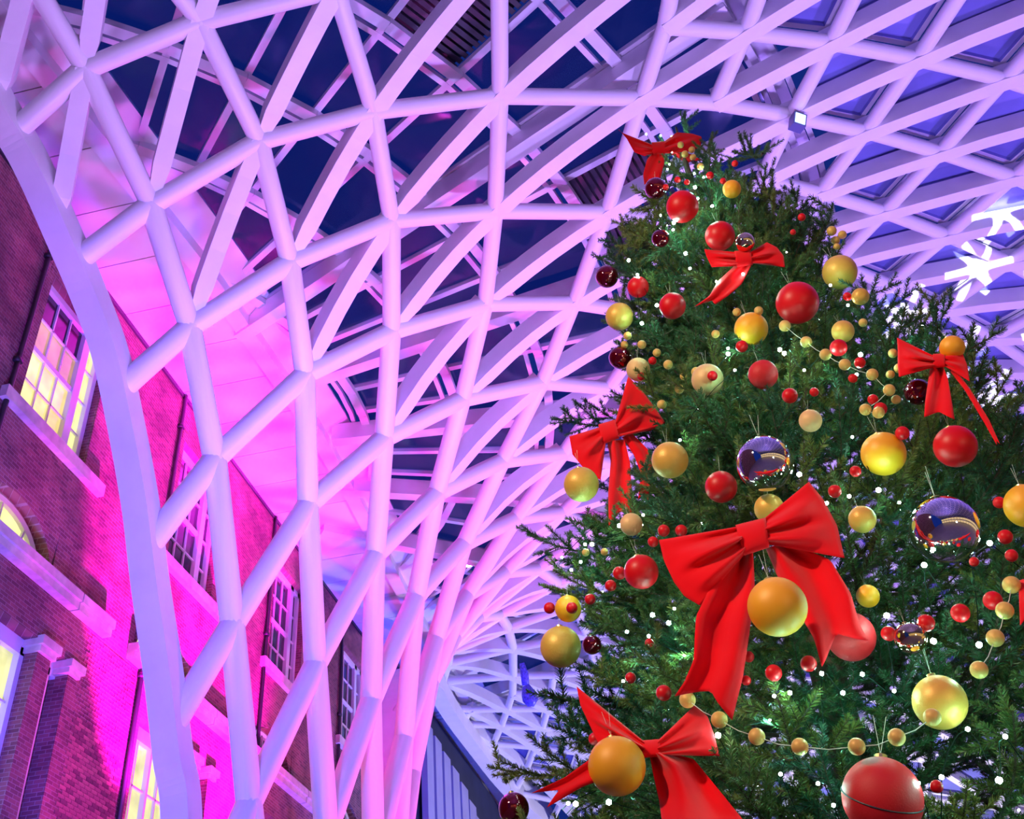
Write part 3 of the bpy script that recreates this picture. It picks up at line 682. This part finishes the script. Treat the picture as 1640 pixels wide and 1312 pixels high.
for (px, py, el, sc) in [(880, 682, 10, .8), (842, 872, 12, .95), (785, 1248, -5, 1.0), (1535, 486, 38, .9), (1638, 690, 25, 1.0), (1348, 338, 35, .7), (962, 390, 25, .62), (1185, 250, 50, .5), (1090, 190, 82, .5), (1050, 230, 70, .4), (1240, 325, 55, .6), (1470, 560, 25, .9), (1020, 385, 45, .5), (1300, 335, 50, .6), (1000, 430, 20, .5),
                       (1130, 230, 70, .4), (1060, 265, 55, .45), (1160, 320, 45, .5), (870, 1130, 0, .7), (1600, 1100, 10, 1.0), (1640, 980, 20, 1.0), (1500, 640, 30, .8), (1580, 560, 35, .8), (1420, 520, 25, .7), (900, 900, 12, .9), (880, 960, 8, .9), (1400, 480, 30, .6)]:
    t = near_axis(px, py) - (.5 if px > 1440 else 0.0); tip = CAMP + ray(px, py) * t; az = math.atan2(tip[1] - TX[1], tip[0] - TX[0]); e_ = math.radians(el); Ln = 1.15 * sc
    if py < 300: az = rng.uniform(0, 6.28)
    p = tip - np.array([math.cos(az) * math.cos(e_), math.sin(az) * math.cos(e_), math.sin(e_)]) * Ln
    short = sc < .72; mw = place(p, az, e_, sc * 1.98 if short else sc, rng.uniform(-.3, .3))
    if not blocks(mw) or px < 900 or py < 300: plc.append((9, mw, short))
plc.sort(key=lambda t: -t[0]); TINV = Matrix.Translation(-Vector(tree.location))
mid = 0; restV = []; restF = []; restM = []
for i, (s, mw, short) in enumerate(plc):
    me = BS[i % len(BS)] if short else BR[i % len(BR)]
    if i < 299:
        o = bpy.data.objects.new('branch', me); COL.objects.link(o); o.parent = tree; o.matrix_parent_inverse = TINV; o.matrix_basis = mw
    else:
        A = np.array(mw); co = np.empty(len(me.vertices) * 3); me.vertices.foreach_get('co', co); co = co.reshape(-1, 3) @ A[:3, :3].T + A[:3, 3]; restV.append(co); restF.append(me); restM.append(len(co))
if restV:
    V = np.concatenate(restV); off = 0; li = []; ls = []; lt = []; mi = []; lo = 0
    for me in restF:
        nl = len(me.loops); a = np.empty(nl, int); me.loops.foreach_get('vertex_index', a); li.append(a + off); off += len(me.vertices)
        s_ = np.empty(len(me.polygons), int); me.polygons.foreach_get('loop_start', s_); ls.append(s_ + lo); lo += nl
        t_ = np.empty(len(me.polygons), int); me.polygons.foreach_get('material_index', t_); mi.append(t_)
    me = bpy.data.meshes.new('inner_foliage'); me.vertices.add(len(V)); me.vertices.foreach_set('co', V.ravel()); li = np.concatenate(li); ls = np.concatenate(ls)
    me.loops.add(len(li)); me.loops.foreach_set('vertex_index', li); me.polygons.add(len(ls)); me.polygons.foreach_set('loop_start', ls)
    me.materials.append(M['needle']); me.materials.append(M['bark']); me.polygons.foreach_set('material_index', np.concatenate(mi)); me.update(calc_edges=True); me.validate()
    tag(link('inner_foliage', me, tree), kind='stuff')

# ------------------------------------------------------------------ ornament materials
def glitter(name, col, rough, metal, sp, scale=80):
    m, n, l, b = mat(name); b.inputs['Base Color'].default_value = (*col, 1); b.inputs['Roughness'].default_value = rough; b.inputs['Metallic'].default_value = metal
    tc = n.new('ShaderNodeTexCoord'); v = n.new('ShaderNodeTexVoronoi'); v.inputs['Scale'].default_value = scale * .25; l.new(tc.outputs['Object'], v.inputs['Vector'])
    mr = n.new('ShaderNodeMix'); mr.data_type = 'RGBA'; mr.inputs[0].default_value = sp
    sep = n.new('ShaderNodeVectorMath'); sep.operation = 'MULTIPLY'; sep.inputs[1].default_value = (1, 1, 1)
    bp = n.new('ShaderNodeBump'); bp.inputs['Strength'].default_value = sp; bp.inputs['Distance'].default_value = .06; l.new(v.outputs['Color'], bp.inputs['Height']); l.new(bp.outputs['Normal'], b.inputs['Normal'])
    return m
M['o_red'] = simple('red_satin', (.66, .002, .006), .42, spec=.3)
M['o_redg'] = glitter('red_glitter', (.62, .003, .008), .6, .0, .4)
M['o_dark'] = simple('dark_red_gloss', (.20, .0, .012), .06, metal=.75, coat=1)
M['o_gold'] = glitter('gold_glitter', (.82, .40, .065), .45, .2, .55)
M['o_yel'] = glitter('amber_satin', (.92, .35, .008), .5, .05, .16, 60)
M['o_mir'] = simple('mirror_silver', (.88, .84, .86), .03, metal=1)
M['o_mirg'] = simple('mirror_champagne', (.85, .68, .38), .06, metal=1)
M['o_bead'] = glitter('gold_bead', (.78, .42, .10), .5, .2, .4, 60)
M['o_pea'] = glitter('pale_gold', (.80, .44, .18), .5, .1, .35)
M['cap'] = simple('bauble_cap', (.7, .52, .2), .3, metal=1)
M['thread'] = simple('nylon_thread', (.65, .6, .5), .4)
M['velvet'] = simple('red_velvet', (.78, .0, .006), .95, sheen=.15, noise=.08, nscale=3, spec=.15)
bm = bmesh.new(); bmesh.ops.create_uvsphere(bm, u_segments=36, v_segments=22, radius=1)
BALL = {}
for kname in ('o_red', 'o_redg', 'o_dark', 'o_gold', 'o_yel', 'o_mir', 'o_mirg', 'o_bead', 'o_pea'):
    me = bpy.data.meshes.new('ball'); bm.to_mesh(me); me.materials.append(M[kname]); me.polygons.foreach_set('use_smooth', [True] * len(me.polygons)); BALL[kname] = me
bm.free()
CAPM = MB().tube([(0, 0, .96), (0, 0, 1.10)], .17, 12).tube([(0, 0, 1.10), (0, 0, 1.16)], .05, 6).mesh('cap', M['cap'], False)
THRM = MB().tube([(0, 0, 1.12), (.18, 0, 2.2)], .007, 4).tube([(0, 0, 1.12), (-.14, .05, 2.2)], .007, 4).mesh('thread', M['thread'])
def bauble(px, py, dia, mk, label, out=None, group=None, thread=True):
    rad = None; o_ = .22 if out is None else out
    t = on_tree(px, py, o_); c = CAMP + ray(px, py) * t; r = dia / 2 * t / F * (-(RC.T @ ray(px, py))[2]) ** -0 
    b = root('bauble', tuple(c)); b.scale = (r, r, r); b.rotation_euler = (rng.uniform(-.12, .12), rng.uniform(-.12, .12), rng.uniform(0, 6)); tag(b, label, 'bauble', group)
    for nm, me in (('ball', BALL[mk]), ('cap', CAPM)) + ((('thread', THRM),) if thread else ()):
        o = bpy.data.objects.new(nm, me); COL.objects.link(o); o.parent = b
    return b
BA = [
 (1093,331,50,'o_red','red satin bauble just under the top bow of the tree'),
 (1277,485,65,'o_red','large red satin bauble right of the tree top, below gold baubles'),
 (1077,490,42,'o_red','red satin bauble beside the left gold bauble near the tree top'),
 (1153,378,46,'o_red','red satin bauble just above the crumpled upper bow'),
 (1155,780,50,'o_red','red satin bauble left of the upper mirror bauble in the dark gap'),
 (1027,916,54,'o_red','red satin bauble left of the biggest bow, berries beside it'),
 (1530,715,62,'o_red','red satin bauble hanging under the bow on the outer right bough'),
 (1363,1020,72,'o_redg','sparkling red bauble behind the right tail of the biggest bow'),
 (1413,1278,112,'o_redg','very large red bauble with a dark seam, low on the tree'),
 (1222,600,46,'o_redg','dusky red bauble half hidden behind a shoot above the mirror bauble'),
 (1022,460,34,'o_red','red bauble half hidden in needles next to a wine-red bauble'),
 (972,443,36,'o_dark','glossy wine-red bauble on the outermost left twig near the tree top'),
 (993,573,36,'o_dark','glossy wine-red bauble above the left-hand bow'),
 (1058,382,28,'o_dark','small glossy wine-red bauble under the highest red bauble'),
 (948,1033,30,'o_dark','small glossy wine-red bauble touching a big gold bauble'),
 (823,1295,46,'o_dark','glossy wine-red bauble on the lowest left bough'),
 (1050,302,34,'o_dark','dark glossy wine-red bauble under the topmost bow tail'),
 (1470,628,40,'o_dark','dark wine-red bauble behind the tail of the right-hand bow'),
 (992,507,44,'o_gold','gold glitter bauble at the left edge above a wine-red bauble'),
 (1345,436,52,'o_gold','large gold glitter bauble at the upper right edge of the tree'),
 (1350,531,34,'o_gold','gold bauble below the large red satin bauble, upper right'),
 (1378,475,26,'o_gold','small gold bauble just under the large upper right gold one'),
 (1073,737,58,'o_gold','gold glitter bauble beside the tails of the left-hand bow'),
 (931,776,56,'o_gold','gold glitter bauble hanging free under the left-hand bow'),
 (1022,592,38,'o_pea','pale gold bauble tucked behind the top of the left-hand bow'),
 (1203,527,52,'o_yel','amber bauble crossed by a shoot in the upper middle of the tree'),
 (1172,303,28,'o_yel','small shiny amber bauble right of the tree top'),
 (1298,674,35,'o_pea','pale gold bauble right above the upper mirror bauble'),
 (1381,832,41,'o_gold','gold glitter bauble right of the biggest bow'),
 (1133,608,50,'o_pea','pale gold bauble half hidden among small beads, upper left'),
 (1011,840,36,'o_pea','pale gold bauble under the tails of the left-hand bow'),
 (1245,972,90,'o_yel','big amber bauble hanging between the tails of the biggest bow'),
 (988,1227,87,'o_yel','big amber bauble hanging in front of the lowest left bow'),
 (898,1036,64,'o_gold','big gold glitter bauble on the left edge of the lower tree'),
 (1415,727,66,'o_yel','amber bauble half covered by fir sprigs on the right'),
 (1525,557,36,'o_yel','amber bauble on the knot of the right-hand bow'),
 (1505,1125,76,'o_gold','big gold glitter bauble at the right end of the bead swag'),
 (1644,810,62,'o_yel','amber bauble at the outer right of the tree'),
 (910,975,42,'o_yel','amber bauble half hidden by red berries above a big gold bauble'),
 (1232,815,46,'o_gold','gold bauble peeping over the knot of the biggest bow'),
 (1390,955,34,'o_yel','small amber bauble beside the right tail of the biggest bow'),
 (1225,742,88,'o_mir','large mirror silver bauble above the biggest bow'),
 (1513,848,100,'o_mir','largest mirror silver bauble, on the right of the tree'),
 (1193,388,30,'o_mirg','small champagne mirror bauble on the crumpled upper bow'),
 (1458,1022,46,'o_mirg','champagne mirror bauble between two red berries'),
]
BEHIND = {(1153,378), (1363,1020), (1222,600), (1022,460), (1470,628), (1022,592), (1203,527), (1133,608), (1415,727), (910,975), (1232,815), (1390,955), (1413,1278), (1505,1125), (1155,780)}
for (px, py, d, mk, lb) in BA:
    out = .06 if (px, py) in BEHIND else .24
    if (px, py) in ((1363, 1020), (1232, 815), (1390, 955)): out = -.05
    if (px, py) in ((1245, 972), (988, 1227)): out = .62
    if (px, py) == (1525, 557): out = .5
    bo = bauble(px, py, d, mk, lb, out)
    if (px, py) == (1413, 1278):
        mb = MB(); pts = []
        for i in range(49): a = 2 * PI * i / 48; pts.append((math.cos(a), math.sin(a) * .8, math.sin(a) * .6))
        mb.tube([tuple(c * 1.003 for c in p) for p in pts], .022, 5, False); o = mb.build('seam', M['dark']); o.parent = bo; bo.rotation_euler = (0, .25, .2)
# small red berries and small gold balls wired into the twigs
RED = [(1177,262,10),(1137,281,12),(1158,290,10),(1085,288,10),(1284,348,12),(1357,475,13),(1343,557,26),(1377,581,17),(1188,555,19),(1141,602,16),(1045,578,13),(1027,603,13),(1265,634,24),(1304,628,14),(1063,850,19),(1091,850,19),(1046,868,17),(978,938,18),(945,960,17),(992,918,21),(880,974,18),(916,974,18),(1337,787,20),(1239,1078,25),(1295,1063,24),(1199,1052,17),(1195,1090,15),(1483,998,25),(1423,1015,22),(1538,982,27),(1590,962,27),(1445,694,21),(1370,755,17),(1610,860,21),(1600,805,17),(1010,1086,17),(945,1133,21),(953,1184,20),(1066,300,10),(1100,292,9),(1270,372,9),(1063,1110,24),(1398,640,16),(1410,655,20),(1040,1030,14),(1366,606,14),(985,1200,14),(1500,1260,18),(1560,900,14),(1620,890,18)]
GLD = [(1115,596,16),(1088,623,15),(1060,648,15),(1070,584,15),(1028,552,14),(1052,565,13),(1090,232,10),(1097,247,11),(1108,240,10),(1110,252,10),(1122,267,11),(1332,370,15),(1349,376,13),(1338,385,13),(938,885,12),(968,884,12),(1005,538,13),(1095,603,12),(1146,535,13),(1382,517,13),(1215,498,14),(1180,500,13),(1430,566,14),(1440,590,15),(1426,600,13),(1000,552,12),(1340,395,10),(1435,640,14)]
LM = [(1075,240,'bow at the tree tip'),(1130,300,'highest red bauble'),(1205,860,'knot of the biggest bow'),(1320,1010,'right tail of the biggest bow'),(1140,1060,'left tail of the biggest bow'),(973,690,'left-hand bow'),(1500,590,'right-hand bow'),(1060,1200,'lowest left bow'),(1225,742,'upper mirror bauble'),(1513,848,'largest mirror bauble'),(1190,415,'crumpled upper bow'),(1458,1022,'champagne mirror bauble'),(898,1036,'big gold bauble at the left edge'),(1345,436,'upper right gold bauble'),(1350,590,'string of small gold beads'),(1133,608,'pale gold bauble among small beads'),(1290,1190,'long bead swag'),(1027,916,'red bauble left of the biggest bow'),(1600,980,'short string of four gold beads'),(992,540,'wine-red bauble above the left-hand bow'),(1203,527,'amber bauble crossed by a shoot')]
def landmark(px, py): return min(LM, key=lambda q: (q[0] - px) ** 2 + (q[1] - py) ** 2)[2]
for lst, mk, lb, gr, nm in ((RED, 'o_red', 'small red berry ball in the twigs by the ', 'small red berries on the tree', 'berry'), (GLD, 'o_bead', 'small single gold ball in the twigs by the ', 'small gold balls on the tree', 'gold_ball')):
    for (px, py, d) in lst:
        t = on_tree(px, py, .2); c = CAMP + ray(px, py) * t; r = d / 2 * t / F
        o = bpy.data.objects.new(nm, BALL[mk]); COL.objects.link(o); o.location = c; o.scale = (r, r, r); tag(o, lb + landmark(px, py), 'berry' if nm == 'berry' else 'bauble', gr)
# bead garlands
def garland(pts, d, label):
    P = [CAMP + ray(px, py) * on_tree(px, py, .30) for px, py in pts]; g = root('bead_garland', tuple(P[0])); tag(g, label, 'garland')
    inv = Matrix.Translation(-Vector(P[0])); mb = MB()
    for i, p in enumerate(P):
        r = d / 2 * np.linalg.norm(p - CAMP) / F; o = bpy.data.objects.new('bead', BALL['o_bead']); COL.objects.link(o); o.parent = g; o.matrix_parent_inverse = inv; o.location = p; o.scale = (r, r, r)
    for a, b in zip(P[:-1], P[1:]): mb.tube([a, (a + b) / 2 + np.array([0, 0, -.012]), b], .0019, 4)
    mb.build('cord', M['thread'], g)
garland([(1101,1121),(1152,1153),(1212,1180),(1281,1196),(1372,1196),(1436,1181),(1493,1149)], 25, 'long swag of gold beads on a cord across the lower tree')
garland([(1620,937),(1609,978),(1594,1022),(1568,1073)], 25, 'short string of four gold beads hanging down on the right')
garland([(1257,522),(1291,548),(1322,568),(1353,584),(1397,600),(1424,625),(1386,656),(1407,661)], 18, 'string of small gold beads below the large upper red bauble')
# ------------------------------------------------------------------ velvet bows
def interp_poly(P, n):
    P = np.array(P, float); s = np.concatenate([[0], np.cumsum(np.linalg.norm(np.diff(P, axis=0), axis=1))]); s /= s[-1]; u = np.linspace(0, 1, n)
    return np.stack([np.interp(u, s, P[:, 0]), np.interp(u, s, P[:, 1])], 1)
def bow(knot, kpts, lobes, tails, label, out=.45, seed=1):
    t0 = on_tree(*knot, out); vd = ray(*knot); pc = CAMP + vd * t0; rg = np.random.default_rng(seed)
    gy = float(np.clip((on_tree(knot[0], knot[1] + 110) - on_tree(knot[0], knot[1] - 110)) / 220, -.0045, 0))
    def P3(px, py, dep): d = ray(px, py); return CAMP + d * ((t0 + gy * (py - knot[1])) / (d @ vd)) - vd * dep
    B = root('bow', tuple(pc)); tag(B, label, 'bow'); unit = t0 / F
    def grid(nm, front, back, nu, nv):
        mb = MB(); vs = [p for row in front for p in row] + [p for row in back for p in row]; q = nu * nv; fs = []
        for i in range(nu - 1):
            for j in range(nv - 1):
                a = i * nv + j; fs.append((a, a + nv, a + nv + 1, a + 1)); fs.append((q + a, q + a + 1, q + a + nv + 1, q + a + nv))
        for i in range(nu - 1): a = i * nv; c = a + nv - 1; fs.append((a, q + a, q + a + nv, a + nv)); fs.append((c, c + nv, q + c + nv, q + c))
        for j in range(nv - 1): a = j; c = (nu - 1) * nv + j; fs.append((a, a + 1, q + a + 1, q + a)); fs.append((c, q + c, q + c + 1, c + 1))
        return mb.add(vs, fs).build(nm, M['velvet'], B, True)
    for (K1, K2, O) in lobes:
        nu, nv = 16, 26; Op = interp_poly(O, nv); Kp = np.array([np.array(K1) + (np.array(K2) - np.array(K1)) * v for v in np.linspace(0, 1, nv)])
        size = np.linalg.norm(np.mean(Op, 0) - np.mean(Kp, 0)) * unit; ph = rg.uniform(0, 6); fr_, bk = [], []
        for i in range(nu):
            u = i / (nu - 1); rf, rb = [], []
            for j in range(nv):
                v = j / (nv - 1); p = Kp[j] + (Op[j] - Kp[j]) * u
                sep = (math.sin(PI * v) ** .55) * (1 - u ** 5) * (.25 + .75 * math.sin(PI * min(1, u * .9 + .1)))
                fold = .16 * size * math.cos(2 * PI * 2.3 * v + ph + 1.2 * u) * math.sin(PI * min(1, u + .12)) * (1 - .55 * u) + .045 * size * math.sin(2 * PI * 5 * v + ph) * (1 - u) 
                rf.append(P3(p[0], p[1], .01 + .22 * size * sep + fold * (math.sin(PI * v) ** .4 if 0 < v < 1 else 0) + .02)); rb.append(P3(p[0], p[1], .0 - .16 * size * sep))
            fr_.append(rf); bk.append(rb)
        grid('loop', fr_, bk, nu, nv)
    for (Lp, Rp, notch, dz) in tails:
        nu, nv = 26, 14; A = interp_poly(Lp, nu * 3); C = interp_poly(Rp, nu * 3); ph = rg.uniform(0, 6); w = np.linalg.norm(A[-1] - C[-1]) * unit; fr_, bk = [], []
        for i in range(nu):
            u = i / (nu - 1); rf, rb = [], []
            for j in range(nv):
                v = j / (nv - 1); ue = u * (1 - notch * (1 - abs(2 * v - 1)) * u ** 2); x = ue * (nu * 3 - 1); i0 = int(min(x, nu * 3 - 2)); ft = x - i0
                a = A[i0] + (A[i0 + 1] - A[i0]) * ft; c = C[i0] + (C[i0 + 1] - C[i0]) * ft; p = a + (c - a) * v
                dep = dz + .18 * w * math.cos(2 * PI * 1.3 * v + ph + 2.4 * u) * (1.1 - .5 * u) + .10 * w * math.sin(5.5 * u + ph)
                rf.append(P3(p[0], p[1], dep + .004)); rb.append(P3(p[0], p[1], dep - .004))
            fr_.append(rf); bk.append(rb)
        grid('tail', fr_, bk, nu, nv)
    # knot: a rounded wrap
    kp = np.array(kpts, float); nu, nv = 9, 11; fr_, bk = [], []
    for i in range(nu):
        u = i / (nu - 1); rf, rb = [], []
        for j in range(nv):
            v = j / (nv - 1); p = (kp[0] * (1 - u) + kp[1] * u) * (1 - v) + (kp[3] * (1 - u) + kp[2] * u) * v; hw = np.linalg.norm(kp[0] - kp[3]) * unit
            rf.append(P3(p[0], p[1], .03 + .42 * hw * math.sin(PI * v) ** .6 * (.8 + .2 * math.sin(PI * u)) + .015 * hw * math.sin(9 * u))); rb.append(P3(p[0], p[1], -.02))
        fr_.append(rf); bk.append(rb)
    grid('knot', fr_, bk, nu, nv)
bow((1208,858), [(1178,841),(1226,829),(1232,877),(1192,890)],
    [((1184,843),(1196,884),[(1056,865),(1064,898),(1080,932),(1097,955),(1122,970)]), ((1222,832),(1230,872),[(1295,772),(1318,800),(1340,842),(1352,894)])],
    [([(1172,884),(1140,935),(1116,985),(1112,1055),(1096,1092),(1080,1116)], [(1206,884),(1209,935),(1201,1010),(1190,1085),(1172,1158)], .12, -.01),
     ([(1226,878),(1246,925),(1290,1000),(1303,1022),(1316,1068)], [(1262,868),(1330,897),(1362,950),(1376,1000),(1392,1027)], .16, -.03)],
    'biggest red velvet bow with an amber bauble between its tails', .5, 3)
bow((973,690), [(958,680),(985,672),(992,702),(966,712)],
    [((985,676),(990,700),[(1006,603),(1030,628),(1050,655),(1066,678),(1040,690)]), ((962,684),(970,712),[(912,699),(917,728),(935,750),(962,769)])],
    [([(972,706),(978,740),(974,790),(975,842)], [(1000,704),(1009,740),(1012,790),(1014,822)], .1, 0.0), ([(996,700),(1016,730),(1027,760),(1022,800)], [(1012,694),(1040,722),(1045,748),(1038,802)], .1, -.03)],
    'red velvet bow at the left edge of the tree above a free-hanging gold bauble', .65, 5)
bow((1056,236), [(1044,228),(1066,226),(1066,246),(1044,248)],
    [((1062,228),(1064,246),[(1084,212),(1108,214),(1124,219),(1122,236),(1100,244)]), ((1046,232),(1048,246),[(1000,214),(1008,230),(1016,244),(1032,250)])],
    [([(1044,246),(1036,256),(1030,280),(1032,296)], [(1064,246),(1064,262),(1058,285),(1054,302)], .15, 0.0), ([(1062,240),(1084,252),(1100,262)], [(1074,232),(1104,246),(1126,258)], .1, -.03), ([(1030,242),(1012,232),(991,207)], [(1034,236),(1020,226),(991,209)], .0, .0)],
    'red velvet bow tied on the very tip of the tree', .2, 7)
bow((1188,412), [(1176,402),(1202,400),(1206,424),(1180,428)],
    [((1200,404),(1204,422),[(1228,388),(1244,396),(1255,410),(1257,428)]), ((1180,404),(1184,426),[(1128,399),(1132,412),(1140,428)])],
    [([(1178,424),(1150,450),(1136,474),(1112,491)], [(1204,424),(1188,455),(1166,474),(1146,488)], .15, .0)],
    'crumpled red bow half buried in needles below the tree top', .12, 9)
bow((1503,577), [(1494,567),(1513,566),(1514,588),(1494,590)],
    [((1496,570),(1497,588),[(1437,541),(1438,560),(1438,585),(1440,604)]), ((1511,568),(1512,586),[(1540,562),(1549,585),(1553,611)])],
    [([(1490,586),(1487,606),(1482,640),(1480,668)], [(1510,586),(1518,606),(1524,640),(1529,672)], .12, .0), ([(1518,590),(1545,625),(1575,675),(1597,714)], [(1530,592),(1553,622),(1584,672),(1602,712)], .05, -.02)],
    'red velvet bow on the outer right bough with an amber bauble on its knot', .35, 11)
bow((1041,1199), [(1028,1186),(1056,1184),(1058,1212),(1030,1214)],
    [((1052,1188),(1054,1210),[(1112,1130),(1133,1148),(1144,1180),(1152,1211)]), ((1032,1188),(1034,1210),[(924,1100),(930,1130),(944,1160),(958,1190)])],
    [([(1030,1206),(960,1205),(905,1245),(850,1271)], [(1034,1214),(985,1240),(930,1262),(874,1295)], .2, -.02), ([(1040,1208),(1046,1240),(1056,1285),(1064,1345)], [(1062,1204),(1112,1216),(1160,1275),(1215,1345)], .1, -.02)],
    'red velvet bow low on the left behind a big amber bauble', .4, 13)
bow((1692,925), [(1680,912),(1704,910),(1706,940),(1682,942)],
    [((1682,914),(1684,940),[(1632,930),(1632,950),(1633,975),(1634,1002)]), ((1700,914),(1702,940),[(1760,880),(1770,920),(1765,960)])],
    [([(1682,936),(1680,980),(1672,1030)], [(1704,936),(1710,980),(1716,1030)], .15, 0.)],
    'red bow at the outermost right edge of the tree', .3, 15)

# ------------------------------------------------------------------ fairy lights: one long string
M['bulb'] = emis('fairy_bulb', (.62, 1.0, .95), 60)
BP = [(1035,215),(1058,217),(1076,219),(1063,243),(1060,253),(1072,263),(1069,271),(1112,278),(1127,284),(1113,300),(1118,318),(1141,330),(1079,357),(1058,345),(1078,368),(1007,417),(1021,440),(1105,430),(1147,451),(1190,439),(1098,406),(1052,489),(1028,518),(1166,558),(1166,567),(1249,560),(1256,566),(1146,593),(1177,593),(1288,593),(1372,600),(1358,489),(1330,457),(1378,568),(1089,705),(1030,825),(992,842),(1360,795),(1407,785),(1324,806),(937,872),(948,872),(900,893),(915,913),(930,900),(1080,975),(1071,998),(1004,1012),(1039,1019),(1045,985),(998,1091),(1316,1079),(1381,1080),(1432,1107),(1420,986),(1495,1027),(1568,1033),(1508,1245),(1470,1255),(1150,1178),(1265,1110),(1240,1115),(910,1287),(922,1288),(975,1285),(1550,1168),(1610,1180),(1541,855),(1440,805),(1365,700),(1320,570),(1250,1240),(1310,1255),(1335,1290),(1600,1250),(1280,760),(1480,905),(1585,870),(1350,1110)]
bs = root('fairy_light_string', (TX[0], TX[1], 2)); tag(bs, 'string of tiny cool white fairy lights wound through the fir tree', 'fairy lights')
bm = bmesh.new(); bmesh.ops.create_icosphere(bm, subdivisions=1, radius=1); bme = bpy.data.meshes.new('bulb'); bm.to_mesh(bme); bm.free(); bme.materials.append(M['bulb'])
inv = Matrix.Translation(-Vector(bs.location)); BPOS = []
for i, (px, py) in enumerate(BP):
    p = CAMP + ray(px, py) * on_tree(px, py, .10); BPOS.append(p)
for i in range(70):
    z = float(np.interp(rng.uniform(), cw, zs_)); az = cam_az + rng.uniform(-1.5, 1.5); r = trad_(z, az) * rng.uniform(.45, .9); BPOS.append(np.array([TX[0] + r * math.cos(az), TX[1] + r * math.sin(az), max(2.4, z)]))
for i, p in enumerate(BPOS):
    o = bpy.data.objects.new('bulb', bme); COL.objects.link(o); o.parent = bs; o.matrix_parent_inverse = inv; o.location = p; s = rng.choice([.009, .011, .015]) if i < len(BP) else .007; o.scale = (s, s, s)
for i in range(0, len(BPOS), 2):   # the light the bulbs throw on the needles
    ld = bpy.data.lights.new('fairy_glow', 'POINT'); ld.energy = 1.8; ld.color = (.22, 1.0, .82); ld.shadow_soft_size = .02
    o = bpy.data.objects.new('fairy_glow', ld); COL.objects.link(o); o.location = BPOS[i] - ray(*proj(BPOS[i])[:2]) * .03
order = sorted(BPOS, key=lambda p: (-round(p[2] * 1.1), (1 if round(p[2] * 1.1) % 2 else -1) * math.atan2(p[1] - TX[1], p[0] - TX[0])))
wire = MB().tube([p + (p - CAMP) / np.linalg.norm(p - CAMP) * .07 for p in smooth_path(order, 3)], .0022, 4); wire.build('wire', simple('green_wire', (.002, .006, .004), .8, spec=.1), bs)
